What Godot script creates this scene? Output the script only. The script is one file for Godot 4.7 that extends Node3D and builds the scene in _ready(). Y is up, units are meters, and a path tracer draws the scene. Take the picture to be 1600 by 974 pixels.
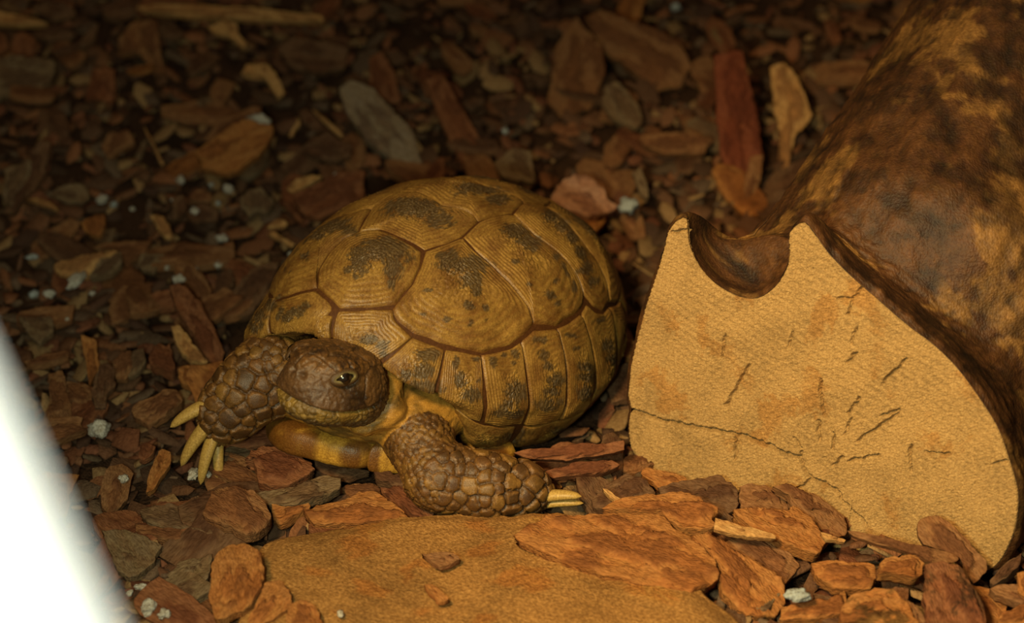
extends Node3D
# A tortoise on bark litter beside a sawn log. Lengths in the tables are millimetres.

var noise := FastNoiseLite.new()
var fine := FastNoiseLite.new()
var used := {}
var bark := []
var wood_material: StandardMaterial3D
var grain: NoiseTexture2D
var grain_relief: NoiseTexture2D
var speckle: NoiseTexture2D
var speckle_relief: NoiseTexture2D

const TPOS := [-23.4013,24.6285,23.6078,-0.4877,0.1764,0.855,0.8691,0.0056,0.4946,0.0824,0.9843,-0.1561]
const SH := [75.7232,56.1364,51.295,1.1991,0.8814,0.0655,8.7157,8.9906]
const BLOBS := [
0.493,0.079,-5.78,6.50,11.92,4.70,
0.568,0.025,-14.25,16.62,11.08,3.17,
0.547,0.174,-15.09,18.10,16.59,9.05,
0.650,0.066,-45.74,60.98,60.98,15.25,
0.605,0.215,-36.21,36.21,36.21,21.72,
0.630,0.012,-26.94,33.68,47.15,13.47,
0.265,0.025,-5.47,5.47,14.21,5.10,
0.273,0.153,-11.59,11.59,19.31,12.87,
0.253,-0.025,-7.24,7.24,18.38,3.90,
-0.033,0.116,-5.47,7.42,5.47,13.27,
-0.033,0.220,-10.47,15.12,6.98,22.10,
-0.381,0.116,-12.28,14.87,-1.29,16.81,
0.389,0.315,-13.17,13.17,14.48,14.48,
0.348,0.385,-7.45,8.28,14.07,16.55,
0.385,0.431,-12.36,14.13,17.66,21.19,
0.402,0.476,-28.97,23.17,28.97,34.76,
0.464,0.493,-36.21,21.72,36.21,36.21,
0.418,0.539,-46.34,34.76,34.76,46.34,
0.563,0.476,-41.38,41.38,41.38,55.17,
0.501,0.543,-57.93,57.93,38.62,57.93,
0.613,0.398,-48.28,48.28,72.41,72.41,
0.539,0.344,-32.18,32.18,80.46,64.37,
0.443,0.576,-96.55,96.55,48.28,96.55,
0.075,0.385,-11.23,12.35,8.98,19.09,
0.062,0.443,-10.34,11.64,10.34,24.57,
0.075,0.476,-28.97,28.97,17.38,40.55,
0.195,0.481,-41.38,41.38,41.38,55.17,
0.000,0.539,-41.38,41.38,8.28,49.66,
0.000,0.580,-44.56,33.42,22.28,55.70,
0.079,0.613,-48.28,48.28,16.09,80.46,
0.203,0.576,-57.93,57.93,57.93,86.90,
0.137,0.646,-24.14,18.10,24.14,54.31,
0.116,0.684,-39.50,26.33,26.33,79.00,
-0.008,0.659,-39.50,26.33,13.17,39.50,
0.000,0.609,-48.28,48.28,32.18,64.37,
-0.199,0.356,-14.03,19.04,-1.00,22.05,
-0.215,0.406,-15.52,20.69,-1.03,20.69,
-0.191,0.472,-16.09,20.11,0.00,24.14,
-0.166,0.543,-16.93,18.81,1.88,30.09,
-0.157,0.605,-19.31,19.31,2.15,30.04,
-0.145,0.659,-19.31,19.31,3.22,45.06,
-0.091,0.613,-29.71,22.28,7.43,66.84,
0.389,-0.261,-7.88,8.48,29.69,-9.70,
0.427,-0.323,-20.69,20.69,33.99,-13.30,
0.555,-0.290,-26.68,30.49,49.55,-15.25,
0.866,0.286,-7.01,16.35,30.37,25.70,
0.841,0.344,-14.48,21.72,28.97,28.97,
0.866,0.369,-20.69,27.59,41.38,41.38,
0.717,0.514,-11.06,13.27,24.32,28.74,
0.771,0.539,-10.79,12.59,19.79,25.19,
0.816,0.563,-11.06,8.84,30.96,33.17,
0.849,0.493,-21.46,26.82,32.18,32.18,
0.771,0.609,-16.09,16.09,25.75,32.18,
0.638,0.613,-38.11,45.74,22.87,30.49,
0.663,0.663,-27.40,19.57,19.57,27.40,
0.638,0.733,-15.25,10.16,22.87,33.03,
0.559,0.655,-44.56,22.28,66.84,111.41,
0.588,0.717,-28.97,57.93,86.90,115.86,
0.501,0.704,-39.14,31.31,23.49,39.14,
0.394,0.742,-36.21,18.10,36.21,54.31,
0.443,0.717,-48.28,48.28,48.28,96.55,
0.418,0.762,-57.93,28.97,57.93,115.86,
0.447,0.845,-14.48,4.83,14.48,27.36,
0.505,0.849,-28.26,7.06,35.32,63.58,
0.547,0.874,-14.54,6.06,8.48,20.60,
0.493,0.920,-12.78,4.26,8.52,21.30,
0.269,0.754,-21.72,14.48,36.21,72.41,
0.273,0.804,-27.33,10.93,21.86,49.19,
0.265,0.845,-33.68,6.74,20.21,53.89,
0.232,0.903,-14.48,2.07,14.48,39.31,
0.257,0.928,-15.66,3.91,23.49,66.54,
0.290,0.965,-12.07,1.10,12.07,25.24,
0.207,0.974,-26.33,0.00,19.75,72.41,
0.095,0.804,-22.28,11.14,44.56,122.55,
0.083,0.849,-26.33,13.17,26.33,131.66,
0.025,0.920,-12.07,0.00,12.07,57.93,
0.021,0.949,-12.07,0.00,12.07,57.93,
0.037,0.994,-15.15,-5.68,9.47,39.76,
-0.124,0.795,-17.38,11.59,5.79,92.69,
-0.178,0.882,-15.97,2.28,2.28,41.05,
-0.249,0.924,-9.66,-5.79,0.00,57.93,
0.559,1.206,-9.15,-0.89,4.13,9.74,
0.481,1.143,-21.12,-1.01,6.03,14.08,
0.008,1.338,-9.52,-12.79,6.54,17.84,
0.874,-0.149,-3.33,12.21,26.63,-1.11,
0.895,-0.232,-1.66,14.90,33.10,-8.28,
0.845,-0.099,-9.55,25.46,35.01,3.18,
0.762,-0.402,-9.66,20.92,28.97,-14.48,
0.771,-0.472,-6.80,16.32,32.64,-20.40,
0.721,-0.601,-12.59,18.89,42.82,-35.26,
0.746,-0.344,-16.09,25.75,48.28,-19.31,
0.389,-0.255,-13.17,-13.17,14.48,-14.48,
0.348,-0.325,-7.45,-8.28,14.07,-16.55,
0.385,-0.371,-12.36,-14.13,17.66,-21.19,
0.402,-0.416,-28.97,-23.17,28.97,-34.76,
0.464,-0.433,-36.21,-21.72,36.21,-36.21,
0.418,-0.479,-46.34,-34.76,34.76,-46.34,
0.563,-0.416,-41.38,-41.38,41.38,-55.17,
0.501,-0.483,-57.93,-57.93,38.62,-57.93,
0.613,-0.338,-48.28,-48.28,72.41,-72.41,
0.539,-0.284,-32.18,-32.18,80.46,-64.37,
0.443,-0.516,-96.55,-96.55,48.28,-96.55,
0.075,-0.325,-11.23,-12.35,8.98,-19.09,
0.062,-0.383,-10.34,-11.64,10.34,-24.57,
0.075,-0.416,-28.97,-28.97,17.38,-40.55,
0.195,-0.421,-41.38,-41.38,41.38,-55.17,
0.000,-0.479,-41.38,-41.38,8.28,-49.66,
0.000,-0.520,-44.56,-33.42,22.28,-55.70,
0.079,-0.553,-48.28,-48.28,16.09,-80.46,
0.203,-0.516,-57.93,-57.93,57.93,-86.90,
0.137,-0.586,-24.14,-18.10,24.14,-54.31,
0.116,-0.624,-39.50,-26.33,26.33,-79.00,
-0.008,-0.599,-39.50,-26.33,13.17,-39.50,
0.000,-0.549,-48.28,-48.28,32.18,-64.37,
-0.199,-0.296,-14.03,-19.04,-1.00,-22.05,
-0.215,-0.346,-15.52,-20.69,-1.03,-20.69,
-0.191,-0.412,-16.09,-20.11,0.00,-24.14,
-0.166,-0.483,-16.93,-18.81,1.88,-30.09,
-0.157,-0.545,-19.31,-19.31,2.15,-30.04,
-0.145,-0.599,-19.31,-19.31,3.22,-45.06,
-0.091,-0.553,-29.71,-22.28,7.43,-66.84,
0.841,-0.284,-14.48,-21.72,28.97,-28.97,
0.866,-0.309,-20.69,-27.59,41.38,-41.38,
0.717,-0.454,-11.06,-13.27,24.32,-28.74,
0.771,-0.479,-10.79,-12.59,19.79,-25.19,
0.816,-0.503,-11.06,-8.84,30.96,-33.17,
0.849,-0.433,-21.46,-26.82,32.18,-32.18,
0.771,-0.549,-16.09,-16.09,25.75,-32.18,
0.638,-0.553,-38.11,-45.74,22.87,-30.49,
0.663,-0.603,-27.40,-19.57,19.57,-27.40,
0.638,-0.673,-15.25,-10.16,22.87,-33.03,
0.559,-0.595,-44.56,-22.28,66.84,-111.41,
0.588,-0.657,-28.97,-57.93,86.90,-115.86,
0.501,-0.644,-39.14,-31.31,23.49,-39.14,
0.394,-0.682,-36.21,-18.10,36.21,-54.31,
0.443,-0.657,-48.28,-48.28,48.28,-96.55,
0.418,-0.702,-57.93,-28.97,57.93,-115.86,
0.447,-0.785,-14.48,-4.83,14.48,-27.36,
0.505,-0.789,-28.26,-7.06,35.32,-63.58,
0.547,-0.814,-14.54,-6.06,8.48,-20.60,
0.493,-0.860,-12.78,-4.26,8.52,-21.30,
0.269,-0.694,-21.72,-14.48,36.21,-72.41,
0.273,-0.744,-27.33,-10.93,21.86,-49.19,
0.265,-0.785,-33.68,-6.74,20.21,-53.89,
0.232,-0.843,-14.48,-2.07,14.48,-39.31,
0.257,-0.868,-15.66,-3.91,23.49,-66.54,
0.290,-0.905,-12.07,-1.10,12.07,-25.24,
0.207,-0.914,-26.33,-0.00,19.75,-72.41,
0.095,-0.744,-22.28,-11.14,44.56,-122.55,
0.083,-0.789,-26.33,-13.17,26.33,-131.66,
0.025,-0.860,-12.07,-0.00,12.07,-57.93,
0.021,-0.889,-12.07,-0.00,12.07,-57.93,
0.037,-0.934,-15.15,5.68,9.47,-39.76,
-0.124,-0.735,-17.38,-11.59,5.79,-92.69,
-0.178,-0.822,-15.97,-2.28,2.28,-41.05,
-0.249,-0.864,-9.66,5.79,0.00,-57.93,
0.559,-1.146,-9.15,0.89,4.13,-9.74,
0.481,-1.083,-21.12,1.01,6.03,-14.08,
0.008,-1.278,-9.52,12.79,6.54,-17.84,
-0.350,0.040,8.00,0.00,0.00,9.00,
-0.300,-0.050,8.00,0.00,0.00,9.00,
-0.580,0.040,8.00,0.00,0.00,9.00,
-0.520,0.450,8.00,0.00,0.00,9.00,
-0.450,0.380,8.00,0.00,0.00,9.00,
-0.520,-0.400,8.00,0.00,0.00,9.00,
-0.450,-0.340,8.00,0.00,0.00,9.00]
const VERTEBRALS := [
[[0.55,0.05], [0.42,0.21,0.47,0.25,0.55,0.28,0.66,0.285,0.73,0.21,0.79,0.12,0.81,0.08,0.78,0.02,0.73,-0.09,0.64,-0.15,0.54,-0.17,0.47,-0.16,0.43,-0.12,0.4,-0.04,0.41,0.08]],
[[0.29,0.05], [0.41,0.215,0.33,0.26,0.27,0.28,0.16,0.27,0.15,0.22,0.19,0.1,0.16,-0.07,0.14,-0.19,0.27,-0.2,0.43,-0.12,0.4,-0.04,0.41,0.08]],
[[0,0.04], [0.16,0.27,-0.01,0.31,-0.15,0.26,-0.13,0.1,-0.15,-0.1,-0.16,-0.2,-0.01,-0.24,0.14,-0.19,0.16,-0.07,0.19,0.1,0.15,0.22]],
[[-0.29,0.04], [-0.15,0.26,-0.28,0.27,-0.42,0.2,-0.43,0.04,-0.42,-0.13,-0.28,-0.2,-0.16,-0.2,-0.15,-0.1,-0.13,0.1]],
[[-0.6,0.04], [-0.42,0.2,-0.6,0.26,-0.75,0.3,-0.79,0.04,-0.75,-0.22,-0.6,-0.19,-0.42,-0.13,-0.43,0.04]]]
const COSTALS := [
[[0.41,0.38], [0.41,0.215,0.33,0.26,0.27,0.28,0.28,0.36,0.27,0.48,0.26,0.57,0.25,0.65,0.26,0.7,0.34,0.71,0.4,0.71,0.52,0.66,0.6,0.58,0.65,0.52,0.7,0.42,0.71,0.34,0.69,0.29,0.66,0.285,0.55,0.28,0.47,0.25]],
[[0.13,0.42], [0.27,0.28,0.16,0.27,-0.01,0.31,0,0.43,-0.04,0.54,-0.06,0.64,-0.06,0.7,-0.03,0.73,0.04,0.75,0.16,0.75,0.26,0.7,0.25,0.65,0.26,0.57,0.27,0.48,0.28,0.36]],
[[-0.15,0.42], [-0.01,0.31,-0.15,0.26,-0.28,0.27,-0.27,0.49,-0.27,0.58,-0.26,0.68,-0.24,0.74,-0.17,0.77,-0.1,0.75,-0.06,0.7,-0.06,0.64,-0.04,0.54,0,0.43]],
[[-0.42,0.42], [-0.28,0.27,-0.42,0.2,-0.6,0.26,-0.75,0.3,-0.6,0.55,-0.45,0.68,-0.33,0.74,-0.24,0.74,-0.26,0.68,-0.27,0.58,-0.27,0.49]]]
const COSTAL_RIGHT := [0.43,-0.12,0.33,-0.18,0.27,-0.2,0.28,-0.28,0.27,-0.42,0.26,-0.53,0.25,-0.63,0.26,-0.68,0.34,-0.69,0.4,-0.69,0.52,-0.64,0.6,-0.56,0.65,-0.5,0.735,-0.4,0.755,-0.28,0.74,-0.14,0.73,-0.095,0.64,-0.155,0.54,-0.175,0.47,-0.165]
const MARGINALS := [
[6, 22, [0.81,0.08,0.79,0.12,0.73,0.21,0.67,0.29,0.7,0.31,0.71,0.34,0.71,0.42]],
[22, 39, [0.71,0.42,0.65,0.52,0.635,0.545]],
[39, 53, [0.635,0.545,0.6,0.58,0.525,0.655]],
[53, 67, [0.525,0.655,0.4,0.71,0.345,0.715]],
[67, 81, [0.345,0.715,0.27,0.71,0.25,0.72,0.16,0.75]],
[81, 95, [0.16,0.75,0.04,0.75,0,0.745]],
[95, 110, [0,0.745,-0.05,0.72,-0.1,0.755,-0.17,0.77,-0.23,0.75]],
[110, 125, [-0.23,0.75,-0.33,0.74,-0.38,0.715]],
[125, 142, [-0.38,0.715,-0.45,0.68,-0.53,0.61]],
[142, 158, [-0.53,0.61,-0.6,0.55,-0.68,0.42]],
[158, 180, [-0.68,0.42,-0.75,0.3,-0.785,0.1,-0.79,0.02]]]
const PLASTRON := [
[[71,-3,73,-10,71,-18,64,-26,52,-30,40,-29,40,6,50,12,60,15.5,67,12,70,5], 6.2, -23.0, 2.5, 0.5],
[[66,13.2,60.5,16.2,50,13,42,8,41,30,48,28,54,25,60,20], 6.0, -23.4, 2.5, -0.3],
[[39,-29,20,-44,20,-0.4,39,6,40.5,30,30,43,20,45], 5.4, -24.6, 3.0, 0.0],
[[19,-44,-30,-42,-60,-22,-66,0,-60,22,-30,42,19,44], 4.0, -22.0, 0.0, 0.0]]
const BODY := [
[-65.3,28.5,60.8,-75.2,33.9,69.2,12,11.5,5],
[-75.2,33.9,69.2,-82.1,30.2,74.5,11.5,10.2,4],
[-82.1,30.2,74.5,-88.6,23.5,75.7,10.2,8.6,4],
[-88.6,23.5,75.7,-92.6,17.5,75.3,8.6,5.6,4],
[-30.5,23.5,74.5,-29,20.7,86.1,9,8.5,5],
[-29,20.7,86.1,-28.4,20,89.8,8.5,8.5,5],
[-28.4,20,89.8,-22.3,13.9,98.5,8.5,9.6,4],
[-22.3,13.9,98.5,-7.8,11.5,99.7,9.6,9,4],
[-7.8,11.5,99.7,2.9,9,97.6,9,7.4,4],
[2.9,9,97.6,7.5,7,96.4,7.4,5.2,3],
[-37.8,40.7,82.6,-37.9,33.1,91,4.2,4.6,2.5],
[-37.9,33.1,91,-44.3,30.5,95.7,4.6,3.6,2.5],
[-48,17.5,51.8,-50.5,39.4,85.5,14,12.5,5],
[36,-9,0,35,15,37,6]]
const SCALES := [3.2,4.3,4.4,2.8,0,1.7,2,3.6,4.4,2.6,0,0,0,0]
const HEAD := [-52.791,47.074,97.315,-0.558,0.375,0.74,0.308,0.922,-0.235,0.771,-0.097,0.63]
const CLAWS := [
[-93,27.8,77.9,-106.1,21.1,81.4,2.8,0.9],
[-93.5,22.4,79.6,-103.5,8.2,83.5,2.9,0.9],
[-93.1,17.4,79.9,-97.6,2.5,85.3,2.4,0.8],
[-92.7,12.7,76.7,-92.3,-1.3,82.7,1.9,0.4],
[8.2,6.6,98.9,21.1,9.1,102.1,2.4,0.7],
[8.2,3.7,98.1,21.8,5.6,100.5,2,0.5]]
const ROCK := [-74.6,133.2,-73.9,124.2,-66,119.6,-53.1,116.2,-38.2,111.8,-23,109.4,-7.7,108.1,5.8,107,14.4,108.7,20.1,111.5,30.2,118.6,44.5,130,54.8,147.1,59.8,158.9,65.3,171.7,53.6,185.1,16.6,189,-33.2,189,-62.3,182.5,-71.7,168.9,-75.2,151.6]
const LOGF := [39.2479,0,67.6741,0.8509,0,0.5254,0.0731,0.9903,-0.1184,-0.5203,0.1392,0.8426]
const FACE := [8.9,85.1,5.3,82.8,3.1,78.9,2.5,72.7,0.9,63.5,-2.1,50,-4.8,31.3,-4.6,20.7,-2.8,17.4,-3.7,12.9,-1.9,4.2,3.7,-1.8,16.7,-4.6,37.1,-5.9,58.9,-7.2,90,-6.9,109.3,-4.1,117.2,0.4,120.4,5.9,122.5,16.6,121.4,27.2,117.6,35.5,112.6,44.8,105.8,52.2,98,59.5,90.4,64.5,80.5,68.8,71.8,73.7,62.8,78.6,54.9,83.8,49.5,89.4,46.7,91.8,44.5,90.7,43.1,88.8,42,86.5,43.7,78.8,41,70.9,35.6,64.8,29.4,63.7,21.7,65.5,15.4,69.5,10.7,75.9,9.7,80.4]
const CRACKS := [
[-2.6,17.1,6.3,17.1,18.3,18.2,28.8,19.1,36.5,19.7,44.2,19.2,53.2,18.3,55.5,18.3],
[55.5,18.3,55.4,20.5],
[55.5,18.3,57.5,14.5,60.2,13,65.3,12.1,67.9,11.3],
[60.2,13,57,9.2,55.3,8],
[66.1,19.1,68.6,23],
[70.1,21.4,73.4,23.5,78.9,26.5],
[72,29,77.6,35,83.1,41.5],
[78.2,38.9,83,42.1],
[65.7,52.5,67.8,56.3],
[77.2,49.2,79.5,53.2,83.1,58.4],
[65.8,58.2,66.7,63.9],
[68.1,36.6,70.6,42.5],
[68.2,29.8,69.5,35.4],
[58.1,44.9,59,38.9,60.6,34.4],
[59.4,31.6,60.6,25.6],
[64.6,29.3,65.3,24.5],
[28.9,28.4,31.5,33.6,33.8,40.6,35.3,43.5],
[25.7,43.5,26,51.1],
[88.2,32.1,89.9,24.5],
[93.4,31.8,99.5,33],
[112.4,33.6,116.4,36.1],
[63.3,67.4,64.4,71.9,65.7,75.2,67.7,77.4],
[60.3,71.5,64.4,71.9],
[67.9,11.3,73.5,6.7,78.8,3.4],
[33.8,18.2,34.4,11.3],
[4.5,78.6,7,80,11.4,80.6],
[47.2,53,47.5,57.9],
[52.4,24.4,55.3,21.5]]
const PITH := [65,19.5]
const TRUNK := [0.5007,0.4306,-0.751,94.5913,17.0536,99.0307,54]
const TUBE := [-54.5,251.5,443.2,-36.2,215.9,461.4]
const CHIPS := [
[32.8,9,131.2,-0.966,0.073,-0.247,0.03,0.984,0.177, 4.5, 0, [32.5,-4.5,30,-1,26.9,4,23.4,7.6,15.6,9.6,8.4,12.4,-4,15.8,-8.3,15.8,-10.4,13.9,-12.2,11.3,-17.7,9.2,-22.2,5.6,-25.8,1.8,-27.9,-4.7,-25.4,-8.3,-20.9,-13.4,-16.3,-12.7,-12,-11.7,-6.7,-12.7,5.1,-12.1,14.6,-11,22.9,-8.4,30.3,-6.3], "bark_chip", "large bright orange bark slab lying across the right end of the sandstone"],
[48.7,10,114.9,-0.988,0.033,-0.152,0,0.977,0.215, 6, 0, [22.5,-2.9,18.3,1.6,6.6,5.6,0.3,8.4,-4.1,7,-8.2,4.3,-12,2.8,-11.5,-0.3,-10.4,-1.6,-12,-4.3,-9.8,-6.4,-1.4,-7.2,1.9,-3.6,3.8,-0.9,16.1,-2.5], "bark_chip", "splintered layered bark piece directly behind the large orange slab"],
[34.3,4,94.3,-0.938,-0.121,0.326,0,0.938,0.347, 5, 2, [9.8,1.3,3.3,5.4,-3.2,6.9,-7.1,3.3,-9.1,-1,-8.8,-5,-2.1,-4.9,7.1,-3.8,10.2,-2.1], "bark_chip", "rounded dark bark chip right of the front claws"],
[59.3,5,96.8,-0.991,0.058,-0.123,0,0.905,0.425, 5, 2, [15,0.3,10.2,2.9,2.3,5.7,-3.7,7.9,-7.1,5.8,-9.9,3.1,-10.2,-2.4,-7.8,-5.5,-6,-6.8,-2.1,-4.6,6.4,-3,13,-3.4], "bark_chip", "smooth brown bark chip propped at the foot of the cut log"],
[75.6,4,97.7,-0.983,0.156,-0.094,0.085,0.847,0.525, 6, 1, [6.7,2.9,2.8,4.7,-2,4.9,-8.4,3.3,-8.9,-3.4,-3.7,-3.4,1.5,-3.5,5.7,-4.8,6.3,-0.8], "bark_chip", "blocky bark chip standing between smooth brown chip and the log"],
[80.4,7,118.1,-0.887,0.256,-0.383,0.141,0.943,0.302, 6, 0, [16.4,-2.9,12.7,0.5,6,3.8,1.2,5.5,1.6,8,-2.3,8.4,-5.7,7.2,-12.2,1.2,-12.9,-3.7,-11.1,-5.5,-7.1,-5.4,-2.4,-5.7,3.3,-6.1,12.5,-5.2], "bark_chip", "arched bark chip with a split end below the log face"],
[89.7,7,107,-0.801,0.468,-0.372,0.199,0.795,0.573, 4, 1, [13.4,-1.4,10.7,1.8,5.5,3.5,-1.3,5.3,-10,4.8,-13,-0.3,-11.3,-2.3,-6.2,-4,-0.8,-3.4,4.8,-3.5,8.2,-0.6], "bark_chip", "long bark chip leaning against the bottom of the log face"],
[64.9,5,139.3,-0.603,0.308,-0.736,0.114,0.946,0.303, 5, 0, [18.7,-2.6,17,1.3,12.8,3.6,8.6,4.1,1.7,6.8,-4.7,8.8,-8.6,8.8,-13.3,5.2,-15.2,2.5,-15.9,-1.2,-13.8,-4.6,-10.4,-8,-6.4,-8.4,-1.3,-8.6,5.6,-3.5,9.9,-2,15.2,-2.1], "bark_chip", "broad bark chip in the shadow of the large orange slab"],
[73.6,2,125.7,-0.859,0.269,-0.436,0.092,0.918,0.386, 4, 1, [12.2,-1.9,9.9,1.7,4.5,5.3,-3.7,6.2,-9.9,3.5,-9.6,-1.2,-8.8,-4.8,-4,-3.1,2.6,-3,6.8,-2.7], "bark_chip", "tilted pointed bark chip under the arched chip"],
[85.5,2,150,-0.952,-0.049,0.302,0.048,0.951,0.304, 4, 0, [9.6,2.5,0.7,3.3,-4.3,0.8,-10.4,3.5,-7.6,-2.3,-4.4,-4.1,4.5,-2.9,12,-0.8], "bark_chip", "bark chip under the glassy white flake at the bottom edge"],
[111.7,13,135.4,-0.965,0.217,-0.147,0.077,0.771,0.632, 2.5, 1, [17,0.3,15.5,0.9,9.6,1.3,0.8,1.3,-7,2.1,-13.4,2,-15.8,1,-13.9,-0.7,-10.9,-2,-6.9,-2.3,-4,-1.1,3.6,-1.1,10,-1.1,15.3,-0.7], "bark_chip", "thin smooth strip of bark bridging in front of the log"],
[126.9,10,130.8,-0.684,0.479,-0.55,-0.132,0.66,0.739, 5, 1, [12.3,-0.5,11.5,2,9.4,3.8,6.1,4.7,1.2,4.5,-3.8,4.1,-8.1,4,-11.5,1.9,-12,-0.9,-11.2,-3.9,-8.1,-2.7,-4.6,-1.2,-3,-1.2,4.8,-4.6,6.9,-5.7,10.3,-4.1], "bark_chip", "rounded bark chip standing on edge against the lower right log face"],
[95.4,6,139.1,-0.997,0.028,-0.075,0,0.938,0.347, 5, 0, [10.5,2.9,5.8,4,-0.4,3.8,-6.2,4.3,-8.1,3.5,-7.9,-0.7,-6.8,-4.9,0.1,-6,4.3,-5.4,8.7,-1.6], "bark_chip", "ragged orange bark chip below the thin smooth strip"],
[110.4,8,139.8,-0.988,0.035,0.152,0.092,0.918,0.386, 5, 0, [6.7,2.3,1.7,4.2,-5.2,4.2,-7,0.4,-5.9,-1.8,-2.1,-3.7,0.4,-2.7,4.1,-1.5,7.3,-1.3], "bark_chip", "crumpled bark chip under the thin smooth strip"],
[121.9,10,152.9,0.149,-0.383,0.912,0,0.922,0.387, 5, 5, [-8.3,5.2,-9.1,2.2,-8.1,-4.6,-4.5,-5,1,-6,6.3,-6.5,12.1,-5.4,9.7,11.1,0.9,8.9], "bark_chip", "orange bark chip with dark mossy blotches at the lower right"],
[99.8,8,157.2,-0.998,-0.02,0.053,0,0.938,0.347, 5, 0, [9.8,-0.2,5.7,3.5,-0.3,5,-6.3,4.6,-9.1,0,-11,-7.1,11.2,-5.8], "bark_chip", "wide orange bark chip at the bottom edge left of the mossy chip"],
[111.1,6,157.9,-0.346,0.317,-0.883,0.095,0.948,0.303, 3, 1, [5.7,-0.6,2.8,1.2,-4.8,1.6,-3.7,-2.1], "bark_chip", "narrow wedge of bark between two wide chips at the bottom edge"],
[139.6,6,149.1,-0.95,0.121,-0.288,0,0.922,0.387, 4, 1, [6.1,0.1,1.2,3.2,-4.8,3.7,-5.7,-3.3,-0.3,-1.9,3.5,-1.8], "bark_chip", "torn bark chip at the right border below the log"],
[143.1,9,147.7,-0.079,-0.537,0.84,-0.168,0.838,0.519, 4, 0, [-3.2,1.7,-4.1,-2,4.8,-1.4,2.5,1.7], "bark_chip", "upright bark chip cut by the right border"],
[141.4,5,136.3,-0.759,-0.413,0.503,-0.175,0.874,0.454, 4, 2, [6.2,0.6,1.3,1.9,-3.6,1.3,-7.1,0.3,-3.6,-1.8,1.4,-1.7,5.4,-0.7], "bark_chip", "dark fibrous bark strip at the log bottom right corner"],
[138.7,4,156.4,-0.916,-0.122,0.382,0,0.952,0.305, 4, 0, [3.9,2,-1.6,2.1,-6.5,1.4,-2.2,-4.6,6.4,-0.9], "bark_chip", "orange bark chip in the bottom right corner"],
[19,10,78,-0.997,-0.052,0.056,0,0.736,0.677, 4, 5, [18.5,0.8,14.4,1.7,6.8,0.9,-3.4,1.8,-10.8,0.6,-17,2.2,-16.7,-0.9,-8.1,-2.5,2.1,-3,14.1,-1.7], "bark_chip", "upper of two reddish bark strips pinned beside the shell"],
[22.8,7,84.8,-0.991,-0.077,0.107,0,0.812,0.584, 4, 5, [12.8,1.2,3.2,2.1,-9.6,2.1,-11.3,0.1,-4.9,-2.3,-1.3,-2,11.1,-1.2], "bark_chip", "lower of two reddish bark strips just above the front claws"],
[-72.8,8,85.7,-0.929,0.139,-0.344,0.048,0.964,0.26, 5, 5, [10,-1.9,10.4,1.3,8.9,4.8,3.9,7.3,-0.7,5.7,-3.7,6.5,-8.5,5.3,-11.1,2.6,-10.5,-0.4,-7.6,-4.5,-6.7,-6,-1.1,-7.9,3,-8.1,5.4,-4.3,8.2,-0.5], "bark_chip", "grainy reddish bark chip in front of the plastron"],
[-64.8,5,95,-0.964,-0.069,0.256,0,0.965,0.261, 4, 3, [13.9,2.8,6.4,2.8,-0.3,2.5,-5.1,4.3,-9.6,4.1,-12.5,1.7,-12.2,-1.8,-8,-4.2,-1.8,-5.6,4.8,-5.2,11,-2.1,13.5,0.7], "bark_chip", "curved grey-brown bark chip below the grainy reddish one"],
[-67.3,3,103.4,-0.942,-0.103,0.321,0,0.952,0.305, 4, 0, [4.6,4.8,-0.8,2.1,-6.9,1.2,-6,-1,-1,-2.7,4.4,-3.2,5.7,-1.2], "bark_chip", "split bark chip peeking from under the curved grey chip"],
[-47.8,5,105.8,-0.999,-0.011,0.051,0,0.977,0.215, 4, 0, [14.9,-0.6,11,2.8,6.3,3.5,1.6,4.8,-1.2,8.2,-6.4,9,-11.9,2.6,-16.9,-3.7,-13.7,-5,-6.5,-5.4,0.7,-5.5,9.7,-5.5,12.2,-5.2], "bark_chip", "wide grainy bark chip touching the back edge of the sandstone"],
[-46.6,2,89,-1,-0.005,0.021,0,0.977,0.215, 3, 1, [6.5,1.3,1.4,3.3,-3.9,2.1,-6.3,-1.1,-1.1,-1.5,3.3,-4], "bark_chip", "small bark chip between plastron and wide grainy chip"],
[-30.7,3,98.3,-0.784,0.171,-0.597,0.049,0.975,0.215, 4, 5, [10.7,-2.1,7.2,2.3,2.6,5.6,-5.5,4.5,-8.8,0.6,-7.4,-3.3,-3.3,-4.1,4.5,-3.5], "bark_chip", "reddish bark chip beneath the bent foreleg"],
[-36.9,6,90.1,-0.951,0.094,-0.293,0,0.952,0.305, 4, 2, [6.3,0.3,2.8,2.4,-3,2.8,-6,0.2,-5.6,-1.9,1.1,-2.1,4.4,-1.7], "bark_chip", "gnarled dark bark lump left of the bent foreleg"],
[-56,2,76.2,-0.932,0.078,-0.354,0,0.977,0.215, 3, 2, [10.2,2.4,4.2,2.4,-4.3,2.2,-10.8,1.8,-6.4,-2.2,1.1,-4,6.1,-2.5], "bark_chip", "dark bark chip in the shade under the plastron lip"],
[-76.5,10,148,0.052,-0.167,0.985,0,0.986,0.168, 4, 0, [-9.8,7,-13.6,4.6,-15,-0.4,-12.6,-4,-8.2,-6,-1,-7.1,4.6,-7.1,9,-5.7,11.6,-2.3,13.6,0.9,15.7,4.9,7.5,7.3,-1.8,7.7], "bark_chip", "broad rounded orange bark chip overlapping the left end of the sandstone"],
[-66.1,9,157.6,-0.351,-0.139,0.926,0,0.989,0.148, 3, 0, [-6.9,5.7,-9.3,1.6,-6.2,-3,-3,-5.1,1.1,-4.6,5.4,-2.9,10.9,1.1,7.8,3.6,0.3,3.6], "bark_chip", "flat orange bark chip on the sandstone beside the broad rounded one"],
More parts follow.
